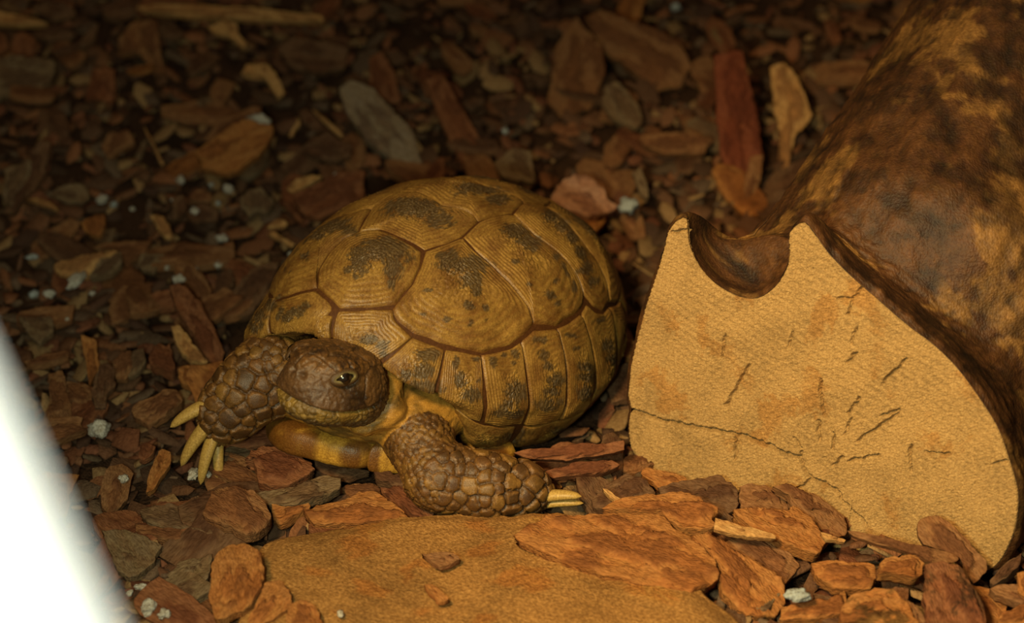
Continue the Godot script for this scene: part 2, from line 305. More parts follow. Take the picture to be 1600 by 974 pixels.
[-56.2,10,163,0.506,-0.128,0.853,0,0.989,0.148, 3, 0, [-5.4,2.7,-5.1,-1,-2.3,-3.5,1.3,-3.8,8.5,-1.9,3,7.5], "bark_chip", "small orange bark chip cut by the bottom edge on the sandstone"],
[-82.2,8,110.1,-0.754,0.141,-0.641,0,0.977,0.215, 5, 1, [5.9,-8.1,9.8,-3.7,10.7,0.5,10.5,2.8,8,5.7,2.4,8.5,-3.7,8.1,-8.9,5.6,-11.3,2.4,-10.9,-2.4,-9.5,-5,-4,-6.3,1.1,-8], "bark_chip", "thick rounded brown bark chip below the spread claws"],
[-100.7,4,110.1,-0.939,0.074,-0.337,0,0.977,0.215, 4, 3, [11.9,-0.9,10.4,2.3,4.8,4.9,-1.8,4.7,-7.1,4,-11.6,1.4,-13.1,-2.2,-7.2,-3.8,-0.9,-4.1,5,-3.6,9.6,-2.7], "bark_chip", "dull grey bark chip left of the thick rounded brown chip"],
[-100.8,3,115.1,-0.981,0.042,-0.191,0,0.977,0.215, 3, 1, [12.7,1.9,3.9,1.6,-10.1,3.4,-12,0.6,-8.4,-2.4,-2.8,-2.5,4.8,-2.1,11.8,-0.5], "bark_chip", "brown bark strip under the dull grey chip"],
[-117.6,3,67.9,-0.119,-0.213,0.97,0,0.977,0.215, 3, 5, [-1.8,2.8,-3.2,0.5,-2.4,-2.2,0.9,-2.3,3.4,-0.6,3.1,1.8], "bark_chip", "small reddish bark bit left of the spread claws"],
[-111.4,4,79.8,-0.123,-0.201,0.972,0.097,0.972,0.214, 3, 0, [-7.3,2.1,-8.9,1,-8,-1.2,-4.5,-3,0,-2.3,5.1,-1.4,10,-0.9,11,1.1,4.3,2.3,-1.7,2.4], "bark_chip", "long orange-tipped bark chip pointing at the spread claws"],
[-110.2,3,124.7,-0.509,0.144,-0.849,0,0.986,0.168, 3, 3, [13.2,-5.3,10.5,1.2,4.7,5,-1.1,8,-3.8,4.7,-6.2,3,-9.4,-3.1,-7.5,-6.4,-0.4,-7], "bark_chip", "large flat olive-grey bark chip next to the white glare"],
[-92.1,2,132.1,-0.71,-0.118,0.694,0,0.986,0.168, 3, 3, [7.1,3.6,0.9,5.6,-5.3,2.3,-7.6,0.7,-1.8,-5.2,3,-5.9,3.7,-1.1], "bark_chip", "crumbly grey bark chip left of the broad rounded orange chip"],
[-148,6,10.1,-0.209,0.468,-0.859,0.088,0.884,0.46, 2.5, 0, [9.9,-2,7.6,2.8,-3.8,3.1,-12.7,-0.8,-3.1,-1.3,2.1,-1.8], "bark_chip", "thin upright orange bark splinter left of the spread foreleg"],
[-139.4,5,28.4,0.031,-0.307,0.951,0.095,0.948,0.303, 3, 2, [-0.4,3.8,-8.9,2.5,-10.2,-0.2,-8.6,-2.4,-0.8,-3.8,3.7,-2,10.3,-2,10.4,1.1,4.5,3.1], "bark_chip", "dark folded bark chip at the foot of the orange splinter"],
[-135.5,4,12.4,-0.005,-0.305,0.952,0,0.952,0.305, 3, 1, [-1.4,4.3,-6.1,0.4,-6.7,-1.6,0.9,-3.2,6.6,-1.6,6.6,1.7], "bark_chip", "brown half-round bark chip next to a grey one"],
[-131.4,4,11.1,-0.145,-0.302,0.942,0,0.952,0.305, 3, 3, [-4.9,2.8,-6.5,-0.6,-2.2,-3.2,4.4,-1.8,7.1,0.9,2.1,2], "bark_chip", "slate-grey bark chip left of the knotted chip"],
[-121.7,5,10.6,-0.312,0.29,-0.905,0,0.952,0.305, 5, 5, [4,-4.1,7.7,-0.4,7,3.7,0.9,3.4,-5.1,3.2,-8.1,1.4,-5.1,-2.3,-1.2,-5], "bark_chip", "reddish bark chip with a round knot near the spread foreleg"],
[-163.4,4,7.9,-0.951,-0.066,0.301,0,0.977,0.215, 3, 1, [8.1,0.8,2.5,2.4,-7.1,2,-7.9,-1,-1.9,-2.4,6.3,-1.8], "bark_chip", "narrow horizontal bark strip beside the glare edge"],
[-153.8,3,31.7,-0.188,0.165,-0.968,0,0.986,0.168, 3, 1, [11.6,-3.7,13.7,-0.9,13.3,1.1,5.7,2.4,1.7,2.5,-5.1,4.1,-20.2,3.9,-18.3,-6.3,-2.4,-3.1], "bark_chip", "tall brown bark chip beside the glare above the white crumb"],
[-148.4,2,28.3,-0.684,0.122,-0.719,0,0.986,0.168, 3, 1, [7.3,-2.7,8.5,0.9,1.7,5.2,-2.8,4.3,-9.4,0.1,-4.2,-2.7,-1.1,-5.1], "bark_chip", "flat brown bark chip under the dark folded chip"],
[-118.9,4,40.6,-0.608,-0.171,0.776,0,0.977,0.215, 4, 1, [6.3,5.6,1,5.5,-8.2,3.5,-10.1,0.9,-7.1,-5.1,1.5,-6.5,8,-4.7,8.6,0.9], "bark_chip", "ripple-grained bark chip above the topmost claw"],
[-111.8,4,19.1,-0.435,0.274,-0.857,0,0.952,0.305, 4, 0, [5,-2.1,5.4,1,2.1,3.9,-3.2,4.3,-6.6,-0.3,-3.3,-3.1,0.6,-3.6], "bark_chip", "orange bark lump touching the spread foreleg"],
[-115.1,6,1,-0.574,0.301,-0.761,0.095,0.948,0.303, 3, 4, [10.9,-0.6,11.1,1.7,6.6,2.4,-2.4,2.2,-11.2,2.4,-10.9,0.7,-8.3,-2.6,-0.9,-3.5,5.1,-2.7], "bark_chip", "slim ochre bark sliver alongside the long ridged slab"],
[-113.4,8.1,-10.8,-0.461,0.368,-0.808,0.139,0.929,0.344, 5, 5, [20.2,-3,20.5,0.8,17.1,2.5,8.9,4.6,-4.5,4.8,-17,3.5,-22.1,0.3,-19.6,-2.3,-12.8,-3.3,-1.3,-3.7,10.5,-4.2], "bark_chip", "long ridged bark slab pointing down at the spread foreleg"],
[-121.7,5,-51.3,-0.505,0.32,-0.801,0.094,0.944,0.318, 4, 1, [13.2,-2.4,14.2,1.6,10.5,3.4,0.3,4.9,-7.3,4.5,-14.1,1.1,-12.8,-1.8,-7,-2.2,0,-3.5,3.1,-5.6], "bark_chip", "brown bark chip dusted with white crumbs above the ridged slab"],
[-98.3,5,-45.7,-0.433,-0.349,0.831,0,0.922,0.387, 5, 2, [12.8,4.8,4.1,5.9,-3.7,6.4,-9.7,5.2,-14.8,0.3,-16.2,-2.6,-10.5,-4.9,-0.7,-5.5,9.9,-6.6,13.9,-3.8,14.8,0.9], "bark_chip", "big dark bark slab against the left rim of the shell"],
[-109.7,4,-47.9,-0.107,-0.387,0.916,0,0.921,0.389, 4, 2, [5.2,3.3,-3.2,3.3,-10.1,2,-10.5,-1.2,-5.2,-3.7,3.3,-3.2,10.6,-2,9.8,1.4], "bark_chip", "dark bark chip left of the big dark slab"],
[-112.7,5.9,-79,-0.081,-0.435,0.897,0,0.9,0.437, 3, 1, [0.7,3.5,-3.7,1.9,-4.6,-1.8,0.7,-3.7,3.9,-1.9,3,2.1], "bark_chip", "small brown bark chip under a pair of white crumbs"],
[-107,5.3,-68,-0.447,-0.364,0.817,0,0.913,0.407, 3, 1, [1.3,3.2,-2,2,-3.2,-1.6,0.6,-2.4,3.2,-1.3], "bark_chip", "small pale-brown bark flake atop the big dark slab"],
[-141,5.5,-69.5,-0.601,-0.329,0.728,0,0.911,0.412, 3, 3, [3.4,3.2,-1,5.5,-3.8,1.8,-5.6,-1.7,-2.2,-4.3,3.8,-4.4,5.5,-0.2], "bark_chip", "flat grey bark chip between splinter and dusted chip"],
[-165.3,6.2,-67.6,-0.921,-0.158,0.357,0,0.914,0.406, 4, 4, [12.5,2.6,8.4,4.5,0.4,4.1,-8.7,2.3,-13.2,1.1,-13.7,-0.5,-5.3,-1.6,0.3,-6.6,7.3,-4.3,11.9,-1.7], "wood_chip", "pale tan wood chip with a white crumb on its end"],
[-157.2,4.9,-64.9,-0.708,-0.28,0.649,0,0.918,0.396, 4, 3, [-1.5,4.7,-9,2.4,-5.6,-3,-1.7,-4.3,4.4,-2.5,8.4,0.6,4.9,2.2], "bark_chip", "grey bark chip joined to the pale tan wood chip"],
[-154.1,5.8,-78.8,-0.991,0.057,-0.118,0,0.9,0.436, 3, 1, [12.1,-0,7.8,3.7,-2.4,5.6,-10.1,6.3,-8.1,-1,-4.1,-7.7,-2.2,-6.1,0.3,-0.3,6.6,-0.5], "bark_chip", "brown bark chip behind the pale tan wood chip"],
[-167.6,10.3,-92.9,0.054,-0.526,0.849,0,0.85,0.526, 3, 0, [-1.8,5.2,-5.2,1.6,-4.8,-4.2,-0.2,-4.5,4.9,-2.4,5.4,0.4,1.7,4], "bark_chip", "rounded rust-coloured bark chip among dark litter at mid left"],
[-139.9,10.3,-92.6,-0.533,0.484,-0.694,0.086,0.847,0.524, 3, 4, [7,-2,4.5,2.6,0.5,2.7,-7.7,0.7,-5,-1.6,0.7,-2.5], "wood_chip", "short tan wood sliver right of the rust-coloured chip"],
[-171.5,4,-14.7,-0.644,0.164,-0.748,0,0.977,0.215, 3, 3, [11.3,-2.4,3.4,7.1,-4.5,3.7,-5.3,-0.6,-6.3,-3.5,1.3,-4.3], "bark_chip", "flat dusty grey bark chip near the glare top end"],
[-93.6,11.4,-93,-0.963,-0.124,0.24,0,0.888,0.46, 2, 4, [4.8,-0.5,1.4,2,-3.4,1.3,-3.3,-1.5,0.6,-1.4], "wood_chip", "tiny pale wood flake above the left shell rim"],
[-91.6,8.8,-84.2,-0.836,0.245,-0.491,0,0.895,0.447, 2, 4, [7.1,-0.8,4.6,1.5,-6.7,0.9,-6.2,-0.9,1.2,-0.6], "wood_chip", "thin tan wood sliver touching the left shell rim"],
[-117.4,24.5,-139.2,-0.835,-0.292,0.466,0.042,0.812,0.583, 6, 0, [14,7,10.1,7,0.9,9.1,-4.3,10.1,-11.2,10.1,-19.7,1.3,-19.4,-2.1,-14.3,-6,-7.5,-8.8,2.5,-10.3,7.4,-9.9,11,-7.1,16,-1.8,14.6,1.4], "bark_chip", "brick-brown slab of bark carrying a crusty white crumb"],
[-93.5,26.5,-160.3,-0.422,-0.508,0.751,0,0.828,0.56, 2, 4, [4.3,0.6,-4.9,0.9,-3.4,-1.1,4.1,-0.5], "wood_chip", "short straw-coloured splinter right of the brick-brown slab"],
[-79.4,28,-162.4,-0.688,0.407,-0.601,0,0.828,0.56, 2, 4, [10.6,-0.1,8.2,0.6,-9.6,1.1,-9.2,-0.7,0,-0.9], "wood_chip", "long straw-coloured splinter slanting down toward the blue-grey chip"],
[-85.9,17.4,-121.7,-0.882,-0.258,0.394,0,0.837,0.548, 3, 4, [7.4,0.2,2.3,2.9,-5.3,1.6,-8.5,-0.8,-2,-2.1,6.1,-1.8], "wood_chip", "ochre wood flake above the reddish slab by the shell"],
[-76.3,14.3,-112,-0.889,-0.249,0.385,0,0.84,0.543, 5, 5, [11.5,7.3,3.5,7.2,-10.4,8,-19.7,4.6,-13.7,-8.4,-2.5,-9.2,7.8,-8.5,11,-3.6,12.6,2.5], "bark_chip", "large reddish bark slab just behind the shell shoulder"],
[-78.2,21.4,-147.3,-0.968,0.139,-0.208,0,0.831,0.557, 4, 2, [9.3,-3.8,9.3,4.5,2.2,7.6,-9.5,4.3,-10.2,-1.3,-4.5,-5.3,3.3,-6], "bark_chip", "dark bark chip under the long straw-coloured splinter"],
[-103.7,12.8,-109.7,0.047,-0.54,0.84,0,0.841,0.541, 5, 3, [-2,7.1,-6.6,3.8,-7.5,-1.1,-3.9,-3.1,-1.9,-6.1,2.2,-6.7,5.6,-3.9,4.2,0.6,7,3.4,2.8,6], "bark_chip", "knobbly grey-brown bark chip left of the tan sliver"],
[-127.8,13.1,-115.8,-1,-0.017,0.026,0,0.839,0.545, 3, 1, [5.5,-0.3,0.8,3.7,-3.8,1.8,-4.5,-2.4,1.9,-2.8], "bark_chip", "small bark chip below the brick-brown slab"],
[-125.6,11.5,-103.5,-0.993,0.064,-0.101,0,0.844,0.537, 3, 2, [6.3,-0.6,3.7,3.3,-1,4.5,-6.1,1.5,-6.7,-3.7,3.9,-5], "bark_chip", "round dark bark chip with a white speck on top"],
[-135.9,11.5,-108.6,-0.025,-0.54,0.841,0,0.841,0.54, 3, 2, [-4.6,3.4,-6.5,-0.8,-0.7,-4,5.9,-0.8,5.9,2.1], "bark_chip", "dark rounded bark chip beside the white speck chip"],
[-89.2,12.4,-103.2,-0.656,0.405,-0.637,0,0.844,0.536, 3, 5, [8.2,-0.8,5,1.1,-7.7,0.6,-5.6,-0.9], "bark_chip", "narrow reddish bark strip running down to the shell"],
[-181.4,13.7,-118.3,-0.995,0.056,-0.086,0,0.838,0.546, 3, 3, [9,-2,7,2.3,0.5,4.8,-4.7,4.2,-7.7,-0.3,-5.6,-4.1,1.3,-4.8], "bark_chip", "flat dark grey chip at the left with a tan twig below"],
[-152.2,23.3,-147.2,-0.455,0.496,-0.74,0,0.831,0.557, 1.5, 4, [12.1,0.1,6.2,0.6,-5.5,0.4,-10.4,0.6,-9.7,-0.8,-0.3,-0.3,7.5,-0.6], "wood_chip", "forked straw-coloured twig in the left litter"],
[-157.7,21.4,-147.4,-0.269,-0.537,0.8,0,0.83,0.557, 2, 3, [4.3,1.2,-3.3,1.4,-6.5,-0.6,0.5,-1.2,5,-0.8], "wood_chip", "slim grey sliver under the forked twig"],
[-199.9,17.6,-126.9,-0.253,-0.532,0.808,0,0.835,0.55, 4, 2, [-12.8,4,-17.4,3.2,-18.6,-1.2,-10.3,-3.5,-0.1,-4.9,13,-1.8,19.4,-0.7,20.5,3.6,7.7,1.5,-1.3,-0.1], "bark_chip", "long dark bark slab slanting down at the left border"],
[-205,16.2,-125,-0.232,-0.534,0.813,0,0.836,0.549, 4, 3, [-4.4,8.1,-11.5,-0.8,-8.9,-2.9,-0,-4.7,13.4,-2.1,11.4,2.4], "bark_chip", "broad grey bark slab at the left border"],
[-191.1,13.6,-109,-0.925,0.205,-0.32,0,0.841,0.541, 2, 4, [7.9,-0.9,4.4,0.9,-2.1,1.3,-7,-0.5,-3.2,-0.8], "wood_chip", "short tan twig near the left border"],
[-168.9,22.3,-151.4,-0.642,-0.428,0.636,0,0.83,0.558, 4, 1, [5,4.2,-1.4,7.2,-8.2,0.9,-5.5,-5.5,1.8,-3.5,8.5,-3.2], "bark_chip", "wedge-shaped brown bark chip left of the forked twig"],
[-229.6,48.9,-241.3,-0.985,0.107,-0.134,0,0.783,0.623, 4, 4, [13.7,2.6,3.3,2.7,-6.5,1.1,-14.8,0.2,-7.4,-2.1,11.6,-4.4], "wood_chip", "pale wood splint entering at the top left border"],
[-134.5,50.5,-247.2,-0.997,0.047,-0.059,0,0.782,0.623, 4, 4, [42.1,-0.1,34.3,2.3,16.2,3.3,-14,3.8,-46,1.9,-47.3,-1.2,-32.9,-1.9,-8.9,-3,18.3,-3.3,38.2,-1.9], "wood_chip", "long straight pale wood splint across the top left"],
[-218.1,35.4,-203.9,-0.993,-0.067,0.097,0,0.824,0.566, 5, 3, [15,10.1,6.4,10.4,-11.5,6.9,-13.1,3.4,-10.5,-7.7,-0.9,-10.5,14.5,-12.6], "bark_chip", "wide dull bark slab at the upper left border"],
[-200.1,42.1,-226.3,-0.75,-0.376,0.545,0,0.823,0.568, 4, 2, [12.4,3.9,5,1,-5.1,0.3,-14.9,3.6,-7.2,-3.4,2.1,-3.4,7.8,-2], "bark_chip", "curved sickle-shaped bark strip at the upper left"],
[-184.3,33.7,-197.4,-0.046,-0.565,0.824,0,0.825,0.566, 4, 5, [2.7,5,-6.6,4.3,-9.5,-0.7,-7,-5.4,9.9,-8,10.5,4.8], "bark_chip", "square rust-red bark chip at the upper left"],
[-210.9,43.9,-233.2,-0.999,0.024,-0.034,0,0.823,0.569, 4, 2, [12.2,0.3,0.7,5.6,-9,1.2,-7.2,-1.7,-0.6,-2.6,3.8,-2.8], "bark_chip", "flat brown chip above the sickle-shaped strip"],
[-235.7,41.8,-229,0.265,-0.548,0.793,0,0.823,0.568, 5, 5, [-7.9,2,-2.2,-2.8,4.2,-3,5.9,3.8], "bark_chip", "half-round reddish chip cut by the left border"],
[-216.3,49.3,-254,-0.984,0.111,-0.139,0,0.782,0.623, 5, 2, [11.1,1.1,3.5,5.2,-8.8,3.3,-11.3,-1,-1.4,-5.6,7,-3], "bark_chip", "dark lump of bark right of the left border splint"],
[-168.7,42.3,-223.3,-0.409,0.609,-0.68,0,0.745,0.668, 4, 1, [8.5,-8.9,14,-1.1,13,7.4,9,10,-9.4,5.1,-18.6,2.9,-14.1,0.5,-2,-3.9,-0.4,-12], "bark_chip", "tall brown bark chip under the left end of the long splint"],
[-130.4,44.9,-233.4,-0.845,0.332,-0.418,0,0.783,0.622, 4, 4, [11.8,-2.6,5.3,4.6,-0.1,5.7,-3.7,1.7,-10.4,-1,-9.8,-3,-0.7,-1.7,7.5,-3.8], "wood_chip", "pale ragged chip just below the long straight splint"],
[-110.5,36.6,-196.9,-0.746,0.412,-0.523,0,0.785,0.619, 4, 4, [11.4,-0.3,4.9,5.4,-1.9,4.7,-13,0.3,-12.4,-3.6,-2.1,-0.1,4.1,-0.7,8.9,-5.8], "bark_chip", "hook-shaped ochre chip above the brick-brown slab"],
[-89.7,39.5,-216.3,-0.982,0.118,-0.149,0,0.784,0.621, 5, 2, [17.5,0.9,11.9,8,-4.6,7.8,-15,6.5,-14.8,-4.6,-3.1,-9.5,8.2,-9.1], "bark_chip", "broad dark chip left of the blue-grey chip"],
[-56.7,27.7,-161,-0.589,0.534,-0.607,0.081,0.786,0.613, 5, 6, [25.5,-4.6,24.9,2.4,16.2,7.9,7.1,8.1,-11,9.3,-26.8,3.3,-26.6,-1.5,-18.2,-5.7,-4.2,-9.7,12.9,-9.4], "bark_chip", "blue-grey weathered bark slab with a rusty lower end"],
[-24.7,27.5,-164.3,-0.398,0.59,-0.703,0.081,0.786,0.613, 5, 5, [24.5,-4.1,24.2,3.8,10.6,4.9,-8,6.1,-23.3,6.3,-24,-5.1,-10.9,-6.3,6.8,-5.7], "bark_chip", "long reddish bark chip right of the blue-grey slab"],
[29.2,36.4,-199.9,-0.149,-0.613,0.776,0,0.785,0.62, 6, 1, [16.9,11.1,-13.8,11.1,-29.2,4.4,-15.6,-9.4,-0.6,-12.5,17.7,-8.4,24.5,3.6], "bark_chip", "large blurred tan-brown chip behind the shell top"],
[48.1,30.6,-173.1,-0.524,0.525,-0.67,0,0.787,0.617, 5, 3, [13.1,-0.6,12.4,5.2,-2.9,6.6,-12.1,3,-12.5,-1,-3.5,-6.3,5.4,-6.8], "bark_chip", "oval pinkish-grey chip behind the shell"],
[58.5,41.8,-217.2,-0.793,0.407,-0.454,0,0.745,0.667, 6, 1, [31.2,-1.8,27.3,6,7.1,12,-13.4,13.5,-22.7,8.1,-25.6,-3.6,-17.6,-12.8,-0.1,-10.9,13.8,-10.5], "bark_chip", "very large slanting bark slab in the blurred background"],
[69.4,23.8,-149.2,-1,0.016,-0.018,0,0.752,0.659, 5, 1, [15.5,3.4,-7.1,5.7,-16.2,1.9,-12,-5,5.3,-4.9,14.5,-1.1], "bark_chip", "horizontal brown bark block left of the tall red chip"],
[-57.2,35.4,-196,-0.308,0.589,-0.747,0,0.785,0.619, 4, 5, [13.1,-2.9,15.1,3.3,-0.3,5.5,-14.2,3.7,-11,-2.1,-2.7,-7.5], "bark_chip", "reddish chip leaning behind the blue-grey slab"],
[1.2,19.7,-131.9,0.604,-0.484,0.633,0,0.794,0.608, 5, 3, [-6.5,5.8,-7.9,-4.1,-2,-9.8,11.1,-2.2,6,2.7,-0.7,7.7], "bark_chip", "grey chip right behind the shell top"],
[29.8,19,-101,-0.94,0.22,-0.263,0,0.767,0.642, 6, 7, [12.7,-6,12.7,0.9,8.3,7.9,2.5,8.9,-5.1,6.6,-8.8,1.8,-13.4,0.4,-9.5,-4.1,-3.4,-8.2,4,-8.2], "bark_chip", "fan-shaped pinkish bark chip behind the right of the shell"],
[95.6,28.3,-151,-0.079,0.762,-0.642,0,0.644,0.765, 5, 8, [34.8,-6.5,36.2,6.2,9.6,9,-11.7,10,-22.9,4.2,-32.9,-2.4,-25.7,-5,-5.5,-8.4,18.1,-7.1], "bark_chip", "tall pointed red bark chip standing in the background"],
[119.5,29.7,-164.9,-0.014,-0.702,0.712,0,0.712,0.702, 4, 4, [-24,7.3,-26.6,0.9,-19.1,-4.5,-0.4,-10.6,3.4,-7.1,9.6,-2.3,25.6,1.6,29.3,4,8.5,4.4,-6.4,6.2], "wood_chip", "frayed pale wood strip between red chip and the log"],
[99.2,18.3,-121.2,-0.285,-0.664,0.691,0,0.721,0.693, 4, 1, [-10.5,3.5,-13.2,-1.4,-0.3,-3.5,11.6,-0.9,12.5,2.2], "bark_chip", "narrow brown chip at the foot of the tall red chip"],
[53.3,18.4,-116.9,-0.299,0.62,-0.725,0,0.76,0.65, 4, 3, [6.3,-2,7.4,1.9,-3.3,1.6,-6.8,0.5,-3.7,-2], "bark_chip", "small grey chip above the bluish white crumb"],
[47.8,3,84.2,-0.934,0.109,-0.342,0,0.952,0.305, 3, 0, [-9.1,-1.2,0.6,-3.6,7.8,-0.8,6.7,2.4,-6.1,3.2], "bark_chip", "yellowish bark flake under the left bottom of the log"],
[-19.9,10,137.6,-0.977,0.03,-0.213,0,0.99,0.139, 2.2, 1, [6.2,1.5,-1,3.1,-4.9,1.8,-2.2,-1.8,-0.7,-3.2,2.6,-1.5], "bark_chip", "small flat bark flake lying on the middle of the sandstone"],
[-20.9,10,153.6,-0.577,0.113,-0.809,0,0.99,0.139, 2, 0, [5,-0.9,4.1,1.2,-0.6,1.3,-4,1.8,-3.6,-1.7,-0.9,-1.8], "bark_chip", "tiny orange bark flake on the sandstone near its front"],
[30.4,11,106.2,-0.71,0.273,-0.649,0,0.922,0.387, 2, 4, [4.8,0,3.5,0.9,-5,1.3,-3.5,-0.9,0.2,-1.3], "wood_chip", "thin yellow wood splinter right of the front claws"],
[66.6,13,126.9,-0.971,0.18,-0.159,0.088,0.884,0.46, 2.5, 4, [8.5,1.9,4,1.9,-9.3,1.2,-9.7,-0,-2.9,-1.2,1.5,-2.1,8,-1.6], "wood_chip", "bright yellow jagged splinter wedged under the arched chip"],
[93.3,11,128,-0.974,0.174,-0.147,0.088,0.884,0.46, 2.5, 4, [4.3,1,-3.7,0.6,-3.4,-0.4,2.9,-1.2], "wood_chip", "small bright yellow splinter by the thin smooth strip"]]
const CRUMBS := [
[-108.6,32.1,-155.6, 5.5, 3.0, -0.40, 0, "crusty white crumb on the brick-brown bark slab", "scattered white crumbs left of the tortoise"],
[-164.8,9.4,-47, 2.2, 5.5, -0.30, 0, "elongated white crumb lying over the end of the pale tan chip", "scattered white crumbs left of the tortoise"],
[-135.2,5.8,55.9, 3.6, 3.3, -0.20, 0, "large cauliflower-like white crumb left of the topmost claw", "scattered white crumbs left of the tortoise"],
[-121.6,4.4,84.7, 1.4, 1.4, -0.10, 0, "small white crumb below the large cauliflower-like one", "scattered white crumbs left of the tortoise"],
[-99.9,4.7,82.8, 1.6, 2.7, -0.00, 0, "white crumb beside the longest downward claw", "scattered white crumbs left of the tortoise"],
[-95.4,4.3,82.1, 0.8, 1.2, 0.10, 0, "pinkish white bit between two downward claws", "scattered white crumbs left of the tortoise"],
[-84.5,3.7,59.9, 1.7, 2.8, 0.20, 0, "white crumb in the gap between foreleg and plastron", "scattered white crumbs left of the tortoise"],
[-175.6,3.5,-47.3, 2.4, 2.0, 0.30, 0, "white crumb just left of the elongated one", "scattered white crumbs left of the tortoise"],
[-182.3,2.4,-49.3, 1.7, 1.8, 0.40, 1, "dull greyish crumb farthest left in its row", "scattered white crumbs left of the tortoise"],
[-102,4.6,151.1, 2.5, 2.4, -0.30, 0, "largest pale crumb at the bottom beside the white glare", "scattered white crumbs left of the tortoise"],
[-96.7,4.5,154.6, 1.6, 1.9, -0.20, 0, "pale crumb at the bottom right of the largest one", "scattered white crumbs left of the tortoise"],
[-106.1,3.3,140.3, 1.6, 1.1, -0.10, 0, "flat pale crumb above the largest bottom one", "scattered white crumbs left of the tortoise"],
[-108.5,3.3,143.1, 0.9, 1.3, -0.00, 0, "pale crumb touching the glare edge", "scattered white crumbs left of the tortoise"],
[-46.8,9.4,161.3, 1.0, 1.5, 0.10, 0, "single round white pellet on the sandstone", "scattered white crumbs left of the tortoise"],
[-115,9.3,-84.7, 2.3, 1.8, 0.20, 0, "double white crumb left of the shell rim", "scattered white crumbs left of the tortoise"],
[-117.1,16.4,-118.9, 2.1, 2.5, 0.30, 0, "squarish white crumb below the brick-brown slab", "scattered white crumbs left of the tortoise"],
[-137.7,17.7,-124.2, 1.6, 2.9, 0.40, 0, "upright white crumb below left of the brick-brown slab", "scattered white crumbs left of the tortoise"],
[-128.1,15,-99.3, 1.3, 1.5, -0.30, 0, "white speck on the round dark chip", "scattered white crumbs left of the tortoise"],
[-126.6,9.4,-48.3, 2.2, 1.7, -0.20, 0, "crusty white cluster on the dusted bark chip", "scattered white crumbs left of the tortoise"],
[-133.9,6.2,-64.4, 1.0, 1.2, -0.10, 0, "tiny white perlite speck under the white-dusted chip", "scattered white crumbs left of the tortoise"],
[-168.3,14,-113.4, 2.1, 1.9, -0.00, 0, "bright white crumb in the dark litter at far left", "scattered white crumbs left of the tortoise"],
[-162.9,13.1,-109.9, 1.3, 1.3, 0.10, 1, "tiny white perlite speck beside the bright far-left crumb", "scattered white crumbs left of the tortoise"],
[-122.7,6.2,-64.4, 0.7, 1.5, 0.20, 0, "tiny white perlite speck at the edge of the big dark slab", "scattered white crumbs left of the tortoise"],
[-114.6,5.7,-68.4, 1.5, 1.5, 0.30, 0, "white crumb above the big dark slab", "scattered white crumbs left of the tortoise"],
[-73.3,18.9,-126.7, 1.1, 1.6, 0.40, 0, "tiny white perlite speck behind the shell shoulder", "scattered white crumbs left of the tortoise"],
[-87.2,7.5,-74.5, 1.0, 1.2, -0.30, 0, "tiny white perlite speck at the left rim of the shell", "scattered white crumbs left of the tortoise"],
[-124.9,16.2,-123.6, 0.8, 1.6, -0.20, 1, "tiny white perlite speck below the brick-brown slab", "scattered white crumbs left of the tortoise"],
[-120.6,13.3,-110.8, 1.0, 1.3, -0.10, 1, "tiny white perlite speck next to the round dark chip", "scattered white crumbs left of the tortoise"],
[-159.8,3.3,-48.4, 1.0, 1.2, -0.00, 0, "tiny white perlite speck right of the elongated crumb", "scattered white crumbs left of the tortoise"],
[-145.2,3.4,46.4, 0.9, 1.5, 0.10, 0, "tiny white perlite speck left of the cauliflower-like crumb", "scattered white crumbs left of the tortoise"],
[-154.9,12.6,-107.2, 1.0, 1.3, 0.20, 0, "tiny white perlite speck above the tan sliver at mid left", "scattered white crumbs left of the tortoise"],
[-189,5.6,-75.4, 2.0, 1.2, 0.30, 1, "tiny white perlite speck near the left border", "scattered white crumbs left of the tortoise"],
[-76.3,6.2,87.5, 1.0, 0.7, 0.40, 0, "tiny white perlite speck on the grainy reddish chip", "scattered white crumbs left of the tortoise"],
[-164.5,3.2,-27.1, 0.7, 0.9, -0.30, 0, "tiny white perlite speck on the dusty grey chip by the glare", "scattered white crumbs left of the tortoise"],
[-139.3,13.8,-113.4, 0.8, 0.9, -0.20, 0, "tiny white perlite speck under the forked twig", "scattered white crumbs left of the tortoise"],
[-2.7,28.5,-153.4, 1.6, 2.6, -0.10, 1, "small white crumb in the blurred litter above the shell", "scattered white crumbs behind the tortoise"],
[46.9,19.1,-95.7, 3.8, 4.9, -0.00, 1, "bluish white lump behind the right of the shell", "scattered white crumbs behind the tortoise"],
[77.3,51.4,-256.5, 2.4, 2.2, 0.10, 1, "faint grey crumb at the top border", "scattered white crumbs behind the tortoise"],
[79.4,9.5,152.8, 3.7, 1.9, 0.20, 1, "glassy white flake among the orange chips at the bottom right", ""]]
